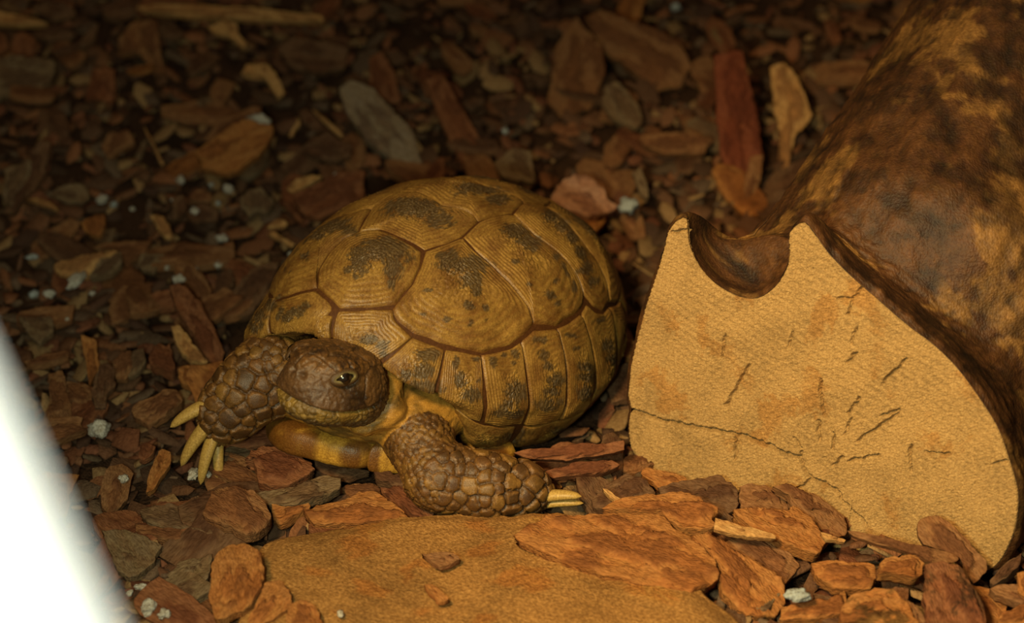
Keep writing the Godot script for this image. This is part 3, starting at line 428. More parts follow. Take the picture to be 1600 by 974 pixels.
const LANDMARKS := [
[-116, -152, "the brick-brown bark slab"],
[-57, -170, "the blue-grey bark slab"],
[-134, -261, "the long straight pale splint"],
[97, -170, "the tall pointed red chip"],
[27, -120, "the fan-shaped pinkish chip"],
[52, -220, "the very large slanting slab"],
[-100, -120, "the knobbly grey-brown chip"],
[-170, -103, "the rounded rust-coloured chip"],
[-166, -77, "the pale tan wood chip"],
[-137, 47, "the cauliflower-like white crumb"],
[-150, -2, "the thin upright orange splinter"],
[-115, -22, "the long ridged slab"],
[-79, -120, "the reddish slab behind the shell"],
[-217, -220, "the wide dull slab at the border"],
[-182, -199, "the square rust-red chip"],
[-206, -143, "the broad grey slab at the border"],
[-155, -138, "the forked straw twig"],
[-92, -48, "the big dark slab at the shell"],
[29, -209, "the blurred tan-brown chip"],
[55, -156, "the horizontal brown block"],
[20, 64, "the paired reddish strips"],
[59, 89, "the smooth brown chip by the log"],
[93, 130, "the wide orange chip at the bottom"],
[121, 130, "the mossy blotched chip"],
[-84, 98, "the thick rounded brown chip"],
[-80, 130, "the broad rounded orange chip"],
[-108, 117, "the large olive-grey chip"],
[-71, 74, "the grainy reddish chip"],
[122, -185, "the frayed pale strip"],
[-33, -166, "the long reddish background chip"],
[-2, -167, "the small white crumb above the shell"],
[-144, -204, "the hook-shaped ochre chip"],
[42, -68, "the shell and the log gap"],
[37, 58, "the left bottom edge of the log"],
[-70, -220, "the broad dark chip at the top"],
[-29, -240, "the dim litter at the top middle"],
[83, -240, "the dim litter at the top right"],
[-133, -42, "the white-dusted bark chip"]]

# ---------------------------------------------------------------- helpers
func lin(r: float, g: float, b: float) -> Color:
	return Color(r / 255.0, g / 255.0, b / 255.0).srgb_to_linear()

func hash01(n: int) -> float:
	var h := (n * 73856093) ^ 0x5bd1e995
	h = (h ^ (h >> 13)) * 1274126177
	return float((h ^ (h >> 16)) & 0xffff) / 65535.0

func numbered(called: String) -> String:
	var n: int = used.get(called, 0)
	used[called] = n + 1
	return called if n == 0 else "%s_%03d" % [called, n]

func tag(o: Node, label: String, category: String, group := "") -> void:
	o.set_meta("label", label)
	o.set_meta("category", category)
	if group != "":
		o.set_meta("group", group)

func commit(v: PackedVector3Array, tri: PackedInt32Array, col := PackedColorArray()) -> ArrayMesh:
	# triangles are given counter-clockwise seen from outside
	var nrm := PackedVector3Array()
	nrm.resize(v.size())
	var out := PackedInt32Array()
	out.resize(tri.size())
	for i in range(0, tri.size(), 3):
		var a := tri[i]
		var b := tri[i + 1]
		var c := tri[i + 2]
		var n := (v[b] - v[a]).cross(v[c] - v[a])
		nrm[a] += n
		nrm[b] += n
		nrm[c] += n
		out[i] = a
		out[i + 1] = c
		out[i + 2] = b
	for i in v.size():
		nrm[i] = nrm[i].normalized()
	var arr := []
	arr.resize(Mesh.ARRAY_MAX)
	arr[Mesh.ARRAY_VERTEX] = v
	arr[Mesh.ARRAY_NORMAL] = nrm
	arr[Mesh.ARRAY_INDEX] = out
	if col.size() == v.size():
		arr[Mesh.ARRAY_COLOR] = col
	var m := ArrayMesh.new()
	m.add_surface_from_arrays(Mesh.PRIMITIVE_TRIANGLES, arr)
	return m

func part(called: String, m: Mesh, mat: Material, parent: Node) -> MeshInstance3D:
	var o := MeshInstance3D.new()
	o.name = called
	o.mesh = m
	o.material_override = mat
	parent.add_child(o, true)
	return o

func thing(called: String, m: Mesh, mat: Material, at: Transform3D, label: String, category: String, group := "") -> MeshInstance3D:
	var o := MeshInstance3D.new()
	o.name = numbered(called)
	o.mesh = m
	o.material_override = mat
	o.transform = at
	add_child(o)
	tag(o, label, category, group)
	return o

func tex(freq: float, lo: Color, hi: Color, octaves := 4, seed_value := 1, kind := FastNoiseLite.TYPE_SIMPLEX_SMOOTH) -> NoiseTexture2D:
	var n := FastNoiseLite.new()
	n.noise_type = kind
	n.frequency = freq
	n.fractal_octaves = octaves
	n.seed = seed_value
	var t := NoiseTexture2D.new()
	t.width = 512
	t.height = 512
	t.seamless = true
	t.noise = n
	var g := Gradient.new()
	g.set_color(0, lo)
	g.set_color(1, hi)
	t.color_ramp = g
	return t

func surface(c: Color, rough: float, t: Texture2D, relief: Texture2D, scale3: Vector3, relief_cm: float, spec := 0.3) -> StandardMaterial3D:
	var m := StandardMaterial3D.new()
	m.albedo_color = c.linear_to_srgb()
	m.vertex_color_use_as_albedo = true
	m.roughness = rough
	m.metallic_specular = spec
	m.uv1_triplanar = true
	m.uv1_scale = scale3
	if t:
		m.albedo_texture = t
	if relief:
		m.heightmap_enabled = true
		m.heightmap_texture = relief
		m.heightmap_scale = relief_cm
	return m

func ground_height(x: float, z: float) -> float:
	var t := maxf(0.0, -0.05 - z)
	return 0.27 * t * t / (t + 0.05)

func ground_normal(x: float, z: float) -> Vector3:
	var g := (ground_height(x, z + 0.004) - ground_height(x, z - 0.004)) / 0.008
	return Vector3(0, 1, -g).normalized()

func resample(poly: PackedVector2Array, n: int, rounds := 1) -> PackedVector2Array:
	var p := poly
	for k in rounds:
		var r := PackedVector2Array()
		for i in p.size():
			var a := p[i]
			var b := p[(i + 1) % p.size()]
			r.append(a.lerp(b, 0.22))
			r.append(a.lerp(b, 0.78))
		p = r
	var total := 0.0
	for i in p.size():
		total += p[i].distance_to(p[(i + 1) % p.size()])
	var out := PackedVector2Array()
	var step := total / n
	var at := 0.0
	var done := 0.0
	for i in p.size():
		var a := p[i]
		var b := p[(i + 1) % p.size()]
		var l := a.distance_to(b)
		while at <= done + l and out.size() < n:
			out.append(a.lerp(b, (at - done) / maxf(l, 1e-9)))
			at += step
		done += l
	while out.size() < n:
		out.append(p[0])
	return out

func inside(q: Vector2, poly: PackedVector2Array) -> bool:
	return Geometry2D.is_point_in_polygon(q, poly)

# A flat chip: outline in the x-z plane (mm), laminated broken edges, ridged top.
func chip_mesh(outline: PackedVector2Array, thick: float, sd: int, spacing := 1.5, mossy := false) -> ArrayMesh:
	var per := 0.0
	var mid := Vector2.ZERO
	for i in outline.size():
		per += outline[i].distance_to(outline[(i + 1) % outline.size()])
		mid += outline[i] / outline.size()
	var n := clampi(int(per / spacing), 12, 90)
	var edge := resample(outline, n, 0)
	var reach := 0.0
	var wide := 1.0
	for i in n:
		var e := edge[i] - mid
		var j := noise.get_noise_3d(edge[i].x * 14.0, edge[i].y * 14.0, sd * 37.0) * 1.1 + fine.get_noise_3d(edge[i].x * 30.0, edge[i].y * 30.0, sd * 11.0) * 0.6
		edge[i] = mid + e + e.normalized() * minf(j, e.length() * 0.12)
		reach = maxf(reach, absf(e.x))
		wide = maxf(wide, absf(e.y))
	var rings := []
	var level := []
	var inner := 17 if spacing < 2.0 else 7
	for k in inner:
		rings.append(0.975 * (k + 1.0) / inner)
		level.append(0.5)
	rings.append_array([0.993, 1.0, 0.962, 0.99, 0.945, 0.98, 0.9])
	level.append_array([0.45, 0.3, 0.17, 0.06, -0.12, -0.3, -0.5])
	var v := PackedVector3Array()
	var col := PackedColorArray()
	var tri := PackedInt32Array()
	var curl := (hash01(sd * 5 + 1) - 0.35) * 0.22
	var bend := (hash01(sd * 5 + 2) - 0.5) * 0.12
	var shapes := [mid]
	var lv := [0.5]
	for k in rings.size():
		for i in n:
			shapes.append(mid + (edge[i] - mid) * rings[k])
			lv.append(level[k])
	shapes.append(mid)
	lv.append(-0.5)
	for i in shapes.size():
		var q: Vector2 = shapes[i]
		var ridge := noise.get_noise_3d(q.x * 3.0, q.y * 16.0, sd * 91.0)
		var rough := fine.get_noise_3d(q.x * 10.0, q.y * 26.0, sd * 17.0)
		var reach_here := (q - mid).length() / maxf(edge_reach(edge, mid, q), 0.1)
		var flake := noise.get_noise_3d(q.x * 4.0, q.y * 9.0, sd * 13.0 + 500.0) * 1.5 + fine.get_noise_3d(q.x * 18.0, q.y * 30.0, sd * 3.0) * 0.35 + 0.62 - reach_here
		var step := smoothstep(-0.02, 0.03, flake)
		var step2 := smoothstep(-0.03, 0.05, noise.get_noise_3d(q.x * 6.0 + 800.0, q.y * 12.0, sd * 29.0) - 0.12 + fine.get_noise_3d(q.x * 20.0, q.y * 30.0, sd * 7.0) * 0.2)
		var y: float = lv[i] * thick
		if lv[i] > 0.4:
			y += (ridge * 0.10 + rough * 0.08) * minf(thick, 4.0) + 0.26 * minf(thick, 4.0) * step - 0.13 * minf(thick, 4.0) * step2
		else:
			y += (ridge * 0.12) * thick
		y += curl * q.y * q.y / wide + bend * q.x * q.x / reach
		v.append(Vector3(q.x, y, q.y) * 0.001)
		var tone := 0.98 + 0.16 * ridge + 0.26 * rough
		var c := Color(tone, tone, tone)
		if lv[i] > 0.4:
			c = (c * Color(1.1, 1.04, 0.96)).lerp(c * Color(0.62, 0.52, 0.48), step).lerp(c * Color(0.98, 0.84, 0.72), step2 * 0.5)
		else:
			c = c * Color(1.08, 0.98, 0.9)
		if mossy and lv[i] > 0.4:
			var blot := noise.get_noise_3d(q.x * 7.0 + 300.0, q.y * 7.0, 77.0) + fine.get_noise_3d(q.x * 20.0, q.y * 20.0, 5.0) * 0.5
			if blot > 0.1:
				c = c * Color(0.42, 0.5, 0.5)
		c.a = 1.0
		col.append(c)
	for i in n:
		var j := (i + 1) % n
		tri.append_array([0, 1 + j, 1 + i])
		for k in rings.size() - 1:
			var a := 1 + k * n
			var b := a + n
			tri.append_array([a + i, a + j, b + j, a + i, b + j, b + i])
		var last := 1 + (rings.size() - 1) * n
		tri.append_array([last + i, last + j, v.size() - 1])
	return commit(v, tri, col)

func edge_reach(edge: PackedVector2Array, mid: Vector2, q: Vector2) -> float:
	# distance from the middle to the outline in the direction of q
	var d := (q - mid).normalized()
	var best := -2.0
	var far := 1.0
	for e in edge:
		var r := e - mid
		var l := r.length()
		var c := r.dot(d) / maxf(l, 1e-6)
		if c > best:
			best = c
			far = l
	return far

func random_outline(rng: RandomNumberGenerator, l: float, w: float) -> PackedVector2Array:
	var p := PackedVector2Array()
	var n := rng.randi_range(7, 11)
	for i in n:
		var a := TAU * (i + rng.randf_range(-0.3, 0.3)) / n
		var c := cos(a)
		var s := sin(a)
		var e := pow(pow(absf(c), 2.8) + pow(absf(s), 2.8), -1.0 / 2.8)
		p.append(Vector2(c * l, s * w) * 0.5 * e * rng.randf_range(0.78, 1.08))
	return p

func crumb_mesh(sd: int, stretch: Vector3) -> ArrayMesh:
	var v := PackedVector3Array()
	var tri := PackedInt32Array()
	var nu := 18
	var nv := 11
	for j in nv + 1:
		var b := PI * j / nv
		for i in nu:
			var a := TAU * i / nu
			var d := Vector3(sin(b) * cos(a), cos(b), sin(b) * sin(a))
			var r := 1.0 + 0.75 * fine.get_noise_3d(d.x * 45.0 + sd * 31.0, d.y * 45.0, d.z * 45.0) + 0.5 * noise.get_noise_3d(d.x * 22.0, d.y * 22.0 + sd * 47.0, d.z * 22.0)
			v.append(d * r * stretch)
	for j in nv:
		for i in nu:
			var i2 := (i + 1) % nu
			var a := j * nu
			var b := a + nu
			tri.append_array([a + i, a + i2, b + i2, a + i, b + i2, b + i])
	return commit(v, tri)

# ---------------------------------------------------------------- distance fields
func capsule(p: Vector3, a: Vector3, b: Vector3, ra: float, rb: float) -> float:
	var ab := b - a
	var t := clampf((p - a).dot(ab) / ab.length_squared(), 0.0, 1.0)
	return p.distance_to(a + ab * t) - lerpf(ra, rb, t)

func ellipsoid(p: Vector3, r: Vector3) -> float:
	var k0 := (p / r).length()
	var k1 := (p / (r * r)).length()
	return k0 * (k0 - 1.0) / maxf(k1, 1e-6)

func smin(a: float, b: float, k: float) -> float:
	var h := maxf(k - absf(a - b), 0.0) / k
	return minf(a, b) - h * h * k * 0.25

func smax(a: float, b: float, k: float) -> float:
	return -smin(-a, -b, k)

# surface nets of f over a box, then one subdivision pulled back onto f. Returns [vertices, triangles]
func nets(f: Callable, lo: Vector3, hi: Vector3, h: float) -> Array:
	var nx := int((hi.x - lo.x) / h) + 2
	var ny := int((hi.y - lo.y) / h) + 2
	var nz := int((hi.z - lo.z) / h) + 2
	var val := PackedFloat32Array()
	val.resize(nx * ny * nz)
	val.fill(9.0)
	var blocks := []
	var bs := 5
	var half := h * bs * 0.87
	for bk in range(0, nz, bs):
		for bj in range(0, ny, bs):
			for bi in range(0, nx, bs):
				var d: float = f.call(lo + Vector3(bi + 2.0, bj + 2.0, bk + 2.0) * h)
				if d > half * 1.5:
					continue
				var deep := d < -half * 2.2
				if not deep:
					blocks.append(Vector3i(bi, bj, bk))
				for k in range(bk, mini(bk + bs, nz)):
					for j in range(bj, mini(bj + bs, ny)):
						for i in range(bi, mini(bi + bs, nx)):
							val[(k * ny + j) * nx + i] = -9.0 if deep else f.call(lo + Vector3(i, j, k) * h)
	var cell := {}
	var v := PackedVector3Array()
	var off := [0, 1, nx, nx + 1, nx * ny, nx * ny + 1, nx * ny + nx, nx * ny + nx + 1]
	var corner := [Vector3(0, 0, 0), Vector3(1, 0, 0), Vector3(0, 1, 0), Vector3(1, 1, 0), Vector3(0, 0, 1), Vector3(1, 0, 1), Vector3(0, 1, 1), Vector3(1, 1, 1)]
	var edges := [[0, 1], [2, 3], [4, 5], [6, 7], [0, 2], [1, 3], [4, 6], [5, 7], [0, 4], [1, 5], [2, 6], [3, 7]]
	for b in blocks:
		for k in range(maxi(b.z - 1, 0), mini(b.z + bs, nz - 1)):
			for j in range(maxi(b.y - 1, 0), mini(b.y + bs, ny - 1)):
				for i in range(maxi(b.x - 1, 0), mini(b.x + bs, nx - 1)):
					var base := (k * ny + j) * nx + i
					if cell.has(base):
						continue
					var neg := 0
					for o in off:
						if val[base + o] < 0.0:
							neg += 1
					if neg == 0 or neg == 8:
						continue
					var sum := Vector3.ZERO
					var cnt := 0
					for e in edges:
						var va := val[base + off[e[0]]]
						var vb := val[base + off[e[1]]]
						if (va < 0.0) != (vb < 0.0):
							sum += corner[e[0]].lerp(corner[e[1]], va / (va - vb))
							cnt += 1
					cell[base] = v.size()
					v.append(lo + (Vector3(i, j, k) + sum / cnt) * h)
	var quads := []
	for base in cell:
		var i: int = base % nx
		var j: int = (base / nx) % ny
		var k: int = base / (nx * ny)
		var inside_here := val[base] < 0.0
		for ax in 3:
			var d: int = [1, nx, nx * ny][ax]
			var p: int = [nx, nx * ny, 1][ax]
			var q: int = [nx * ny, 1, nx][ax]
			if (val[base + d] < 0.0) == inside_here:
				continue
			if not (cell.has(base - p) and cell.has(base - q) and cell.has(base - p - q)):
				continue
			var r := [cell[base], cell[base - p], cell[base - p - q], cell[base - q]]
			if not inside_here:
				r.reverse()
			quads.append(r)
	# subdivide
	var nv := v.size()
	var mids := {}
	var tri := PackedInt32Array()
	for r in quads:
		var c := v.size()
		v.append((v[r[0]] + v[r[1]] + v[r[2]] + v[r[3]]) * 0.25)
		var m := []
		for s in 4:
			var a: int = mini(r[s], r[(s + 1) % 4])
			var b: int = maxi(r[s], r[(s + 1) % 4])
			var key := a * 1000000 + b
			if not mids.has(key):
				mids[key] = v.size()
				v.append((v[a] + v[b]) * 0.5)
			m.append(mids[key])
		for s in 4:
			tri.append_array([c, m[(s + 3) % 4], r[s], c, r[s], m[s]])
	var nrm := PackedVector3Array()
	nrm.resize(v.size())
	for t in range(0, tri.size(), 3):
		var n := (v[tri[t + 1]] - v[tri[t]]).cross(v[tri[t + 2]] - v[tri[t]])
		nrm[tri[t]] += n
		nrm[tri[t + 1]] += n
		nrm[tri[t + 2]] += n
	for i in v.size():
		nrm[i] = nrm[i].normalized()
		v[i] -= nrm[i] * clampf(f.call(v[i]), -h, h) * 0.8
	return [v, tri, nrm]

# cells on a surface: each vertex gets (difference of the two nearest scale distances, id of nearest, nearest distance)
class Cells:
	var pts := PackedVector3Array()
	var size := PackedFloat32Array()
	var grid := {}
	var w := 6.0
	func near(p: Vector3) -> Array:
		var c := Vector3i((p / w).floor())
		var out := []
		for dz in [-1, 0, 1]:
			for dy in [-1, 0, 1]:
				for dx in [-1, 0, 1]:
					var g = grid.get(c + Vector3i(dx, dy, dz))
					if g != null:
						out.append_array(g)
		return out
	func add(p: Vector3, s: float) -> void:
		for i in near(p):
			if p.distance_to(pts[i]) < (s + size[i]) * 0.5:
				return
		var c := Vector3i((p / w).floor())
		if not grid.has(c):
			grid[c] = []
		grid[c].append(pts.size())
		pts.append(p)
		size.append(s)
	func look(p: Vector3) -> Vector3:
		var f1 := 99.0
		var f2 := 99.0
		var id := -1
		for i in near(p):
			var d := p.distance_to(pts[i]) / size[i]
			if d < f1:
				f2 = f1
				f1 = d
				id = i
			elif d < f2:
				f2 = d
		return Vector3(f2 - f1, id, f1)

# ---------------------------------------------------------------- the scene
func _ready() -> void:
	# camera, light, exposure
	var cam := Camera3D.new()
	cam.name = "camera"
	add_child(cam)
	cam.position = Vector3(0, 0.30147, 0.55242)
	cam.look_at_from_position(cam.position, Vector3(0, 0.02, 0), Vector3.UP)
	var lens := CameraAttributesPhysical.new()
	lens.frustum_focal_length = 67.85
	lens.frustum_focus_distance = 0.535
	lens.frustum_near = 0.02
	lens.frustum_far = 20.0
	lens.exposure_aperture = 11.0
	cam.attributes = lens
	cam.fov = 20.06
	cam.near = 0.02
	cam.current = true
	var env := Environment.new()
	env.background_mode = Environment.BG_COLOR
	env.background_color = Color(0.52, 0.445, 0.34)
	env.background_energy_multiplier = 1.0
	env.tonemap_mode = Environment.TONE_MAPPER_LINEAR
	env.tonemap_exposure = 0.93
	env.sdfgi_enabled = true
	env.ssao_enabled = true
	env.ssil_enabled = true
	var world := WorldEnvironment.new()
	world.environment = env
	add_child(world)
	heat_lamp(Vector3(-0.15, 0.44, 0.48), Vector3(0.125, 0.02, 0.125))
	noise.noise_type = FastNoiseLite.TYPE_SIMPLEX_SMOOTH
	noise.frequency = 0.01
	noise.fractal_octaves = 3
	noise.seed = 7
	fine.noise_type = FastNoiseLite.TYPE_SIMPLEX_SMOOTH
	fine.frequency = 0.02
	fine.fractal_octaves = 3
	fine.seed = 21
	grain = tex(0.02, Color(0.7, 0.66, 0.63), Color(1, 1, 1), 5, 3)
	grain_relief = tex(0.03, Color.BLACK, Color.WHITE, 5, 3)
	speckle = tex(0.03, Color(0.62, 0.57, 0.5), Color(1, 1, 1), 4, 9)
	speckle_relief = tex(0.05, Color.BLACK, Color.WHITE, 4, 9)
	var tones := [lin(174, 120, 68), lin(148, 107, 72), lin(116, 87, 64), lin(132, 111, 85), lin(204, 160, 104), lin(142, 94, 64), lin(152, 134, 112), lin(186, 142, 116), lin(136, 76, 52)]
	for c in tones:
		bark.append(surface(c, 0.8, grain, grain_relief, Vector3(34, 90, 90), 0.045))
	build_floor()
	build_walls()
	build_rock()
	build_log()
	build_tortoise()
	build_chips()
	build_crumbs()
	added_glare_tube()

func heat_lamp(at: Vector3, to: Vector3) -> void:
	var o := Node3D.new()
	o.name = numbered("heat_lamp")
	add_child(o)
	o.look_at_from_position(at, to, Vector3.UP)
	tag(o, "domed basking lamp hanging above the tortoise outside the picture", "lamp")
	var v := PackedVector3Array()
	var tri := PackedInt32Array()
	var prof := [[0.012, 0.075], [0.02, 0.07], [0.03, 0.05], [0.045, 0.02], [0.058, -0.012], [0.06, -0.012], [0.047, 0.021], [0.031, 0.052], [0.02, 0.073], [0.012, 0.078]]
	var n := 40
	for r in prof:
		for i in n:
			v.append(Vector3(cos(TAU * i / n) * r[0], sin(TAU * i / n) * r[0], r[1]))
	for k in prof.size() - 1:
		for i in n:
			var j := (i + 1) % n
			tri.append_array([k * n + i, k * n + j, k * n + n + j, k * n + i, k * n + n + j, k * n + n + i])
	var metal := surface(lin(60, 58, 55), 0.5, null, null, Vector3.ONE, 0.0)
	part("shade", commit(v, tri), metal, o)
	var cap := CylinderMesh.new()
	cap.top_radius = 0.013
	cap.bottom_radius = 0.013
	cap.height = 0.035
	var socket := part("socket", cap, metal, o)
	socket.rotation.x = PI / 2
	socket.position.z = 0.088
	var bulb := SphereMesh.new()
	bulb.radius = 0.022
	bulb.height = 0.05
	var glow := StandardMaterial3D.new()
	glow.albedo_color = Color(1, 0.9, 0.75)
	glow.emission_enabled = true
	glow.emission = Color(1, 0.8, 0.5)
	glow.emission_energy_multiplier = 2.0
	var b := part("bulb", bulb, glow, o)
	b.rotation.x = PI / 2
	b.position.z = 0.02
	var s := SpotLight3D.new()
	s.name = "heat_lamp_beam"
	s.light_color = Color(1.0, 0.85, 0.58)
	s.light_energy = 0.58
	s.light_size = 0.04
	s.spot_angle = 25.0
	s.spot_angle_attenuation = 1.0
	s.spot_range = 5.0
	s.spot_attenuation = 2.0
	s.shadow_enabled = true
	o.add_child(s)
	s.position.z = 0.015

func added_glare_tube() -> void:
	# white tube added close to the lens to glow as the blurred lower-left glare
	var a := Vector3(TUBE[0], TUBE[1], TUBE[2]) * 0.001
	var b := Vector3(TUBE[3], TUBE[4], TUBE[5]) * 0.001
	var o := Node3D.new()
	o.name = numbered("added_glare_tube")
	add_child(o)
	o.position = (a + b) * 0.5
	tag(o, "added glowing white tube standing in for the out-of-focus glare at the lower left corner", "lamp")
	var y := (b - a).normalized()
	var x := y.cross(Vector3.FORWARD).normalized()
	o.basis = Basis(x, y, x.cross(y))
	var c := CylinderMesh.new()
	c.top_radius = 0.013
	c.bottom_radius = 0.013
	c.height = a.distance_to(b)
	c.radial_segments = 48
	var glow := StandardMaterial3D.new()
	glow.albedo_color = Color(0.9, 0.9, 0.88)
	glow.emission_enabled = true
	glow.emission = Color(0.97, 1.0, 0.93)
	glow.emission_energy_multiplier = 1.6
	part("glowing_tube", c, glow, o)
	var white := surface(Color(0.6, 0.6, 0.58), 0.5, null, null, Vector3.ONE, 0.0)
	for s in [-1, 1]:
		var e := CylinderMesh.new()
		e.top_radius = 0.0135
		e.bottom_radius = 0.0135
		e.height = 0.012
		var cap := part("end_cap", e, white, o)
		cap.position.y = s * (c.height * 0.5 + 0.006)
	var l := OmniLight3D.new()  # greenish fill light added to brighten the litter on the left
	l.name = "added_fill_glow"
	l.light_color = Color(0.95, 1.0, 0.86)
	l.light_energy = 0.085
	l.light_size = 0.012
	l.omni_range = 5.0
	l.omni_attenuation = 2.0
	l.shadow_enabled = true
	o.add_child(l)

func build_floor() -> void:
	var v := PackedVector3Array()
	var col := PackedColorArray()
	var tri := PackedInt32Array()
	var nx := 130
	var nz := 130
	for j in nz + 1:
		for i in nx + 1:
			var x := lerpf(-0.42, 0.42, float(i) / nx)
			var z := lerpf(-0.42, 0.5, float(j) / nz)
			var h := ground_height(x, z) - 0.006 + 0.003 * noise.get_noise_2d(x * 6000.0, z * 6000.0) + 0.0015 * fine.get_noise_2d(x * 9000.0, z * 9000.0)
			v.append(Vector3(x, h, z))
			var t := 0.9 + 0.5 * fine.get_noise_2d(x * 12000.0, z * 12000.0)
			col.append(Color(t, t, t))
	var n := nx + 1
	for j in nz:
		for i in nx:
			var a := j * n + i
			tri.append_array([a, a + n + 1, a + 1, a, a + n, a + n + 1])
	# a skirt and an underside give the bed its depth
	var rim := []
	for i in n: rim.append(i)
	for j in range(1, nz + 1): rim.append(j * n + nx)
	for i in range(nx - 1, -1, -1): rim.append(nz * n + i)
	for j in range(nz - 1, 0, -1): rim.append(j * n)
	var start := v.size()
	for r in rim:
		v.append(Vector3(v[r].x, -0.05, v[r].z))
		col.append(Color.WHITE)
	for k in rim.size():
		var k2 := (k + 1) % rim.size()
		tri.append_array([rim[k], rim[k2], start + k2, rim[k], start + k2, start + k])
	var o := part("floor", commit(v, tri, col), surface(lin(84, 58, 40), 0.95, speckle, speckle_relief, Vector3(30, 30, 30), 0.1), self)
	o.set_meta("kind", "structure")
	o.set_meta("label", "dark crumbly bedding soil under the bark chips")

func build_walls() -> void:
	# the enclosure: three wooden sides around the bedding, open at the front and the top
	var wood := surface(lin(96, 70, 48), 0.8, grain, grain_relief, Vector3(4, 30, 4), 0.03)
	for w in [["wall_back", Vector3(0.88, 0.66, 0.018), Vector3(0, 0.28, -0.43)], ["wall_left", Vector3(0.018, 0.66, 0.9), Vector3(-0.43, 0.28, 0.03)], ["wall_right", Vector3(0.018, 0.66, 0.9), Vector3(0.43, 0.28, 0.03)]]:
		var b := BoxMesh.new()
		b.size = w[1]
		var o := part(w[0], b, wood, self)
		o.position = w[2]
		o.set_meta("kind", "structure")
		o.set_meta("label", "plain wooden side panel of the enclosure, outside the picture")

func build_rock() -> void:
	var poly := PackedVector2Array()
	for i in range(0, ROCK.size(), 2):
		poly.append(Vector2(ROCK[i], ROCK[i + 1]))
	var n := 150
	var edge := resample(poly, n, 2)
	var mid := Vector2.ZERO
	for e in edge:
		mid += e / n
	var v := PackedVector3Array()
	var col := PackedColorArray()
	var tri := PackedInt32Array()
	var rings := 44
	var top := 7.4
	v.append(Vector3(mid.x, top, mid.y))
	for k in range(1, rings + 7):
		for i in n:
			var s := minf(1.0, float(k) / rings)
			s = 1.0 - pow(1.0 - s, 1.3)
			var e := edge[i] + (edge[i] - mid).normalized() * noise.get_noise_2d(edge[i].x * 6.0, edge[i].y * 6.0) * 2.5
			var q := mid + (e - mid) * s
			var y := top - 0.9 * smoothstep(0.9, 1.0, s) + 1.3 * noise.get_noise_2d(q.x * 2.5, q.y * 2.5) + 0.5 * fine.get_noise_2d(q.x * 6.0, q.y * 6.0)
			if k > rings:
				var d := k - rings
				y = top - 0.9 - [0.0, 0.6, 1.6, 3.2, 6.0, 9.0, 12.0][d]
				q = mid + (e - mid) * 1.0 + (e - mid).normalized() * [0.0, 0.5, 0.9, 1.1, 1.0, 0.3, -1.0][d]
				y += 0.4 * fine.get_noise_2d(q.x * 9.0, y * 9.0)
			v.append(Vector3(q.x, y, q.y))
	for i in v.size():
		var q := v[i]
		var t := 0.92 + 0.35 * noise.get_noise_2d(q.x * 3.0 + 90.0, q.z * 3.0) + 0.3 * fine.get_noise_2d(q.x * 30.0, q.z * 30.0)
		var rust := smoothstep(0.25, 0.4, noise.get_noise_2d(q.x * 4.0 - 400.0, q.z * 5.0 + 77.0))
		var c := Color(t, t, t).lerp(Color(t * 1.12, t * 0.85, t * 0.65), rust * 0.7)
		col.append(Color(c.r, c.g, c.b))
		v[i] = q * 0.001
	for i in n:
		var j := (i + 1) % n
		tri.append_array([0, 1 + j, 1 + i])
		for k in rings + 5:
			var a := 1 + k * n
			var b := a + n
			tri.append_array([a + i, a + j, b + j, a + i, b + j, b + i])
	if (edge[1] - edge[0]).cross(mid - edge[0]) < 0.0:
		for i in range(0, tri.size(), 3):
			var s := tri[i + 1]
			tri[i + 1] = tri[i + 2]
			tri[i + 2] = s
	thing("sandstone_slab", commit(v, tri, col), surface(lin(182, 136, 78), 0.85, speckle, speckle_relief, Vector3(42, 42, 42), 0.035), Transform3D.IDENTITY, "flat sandy-brown stone slab in the foreground under the bent foreleg", "stone")

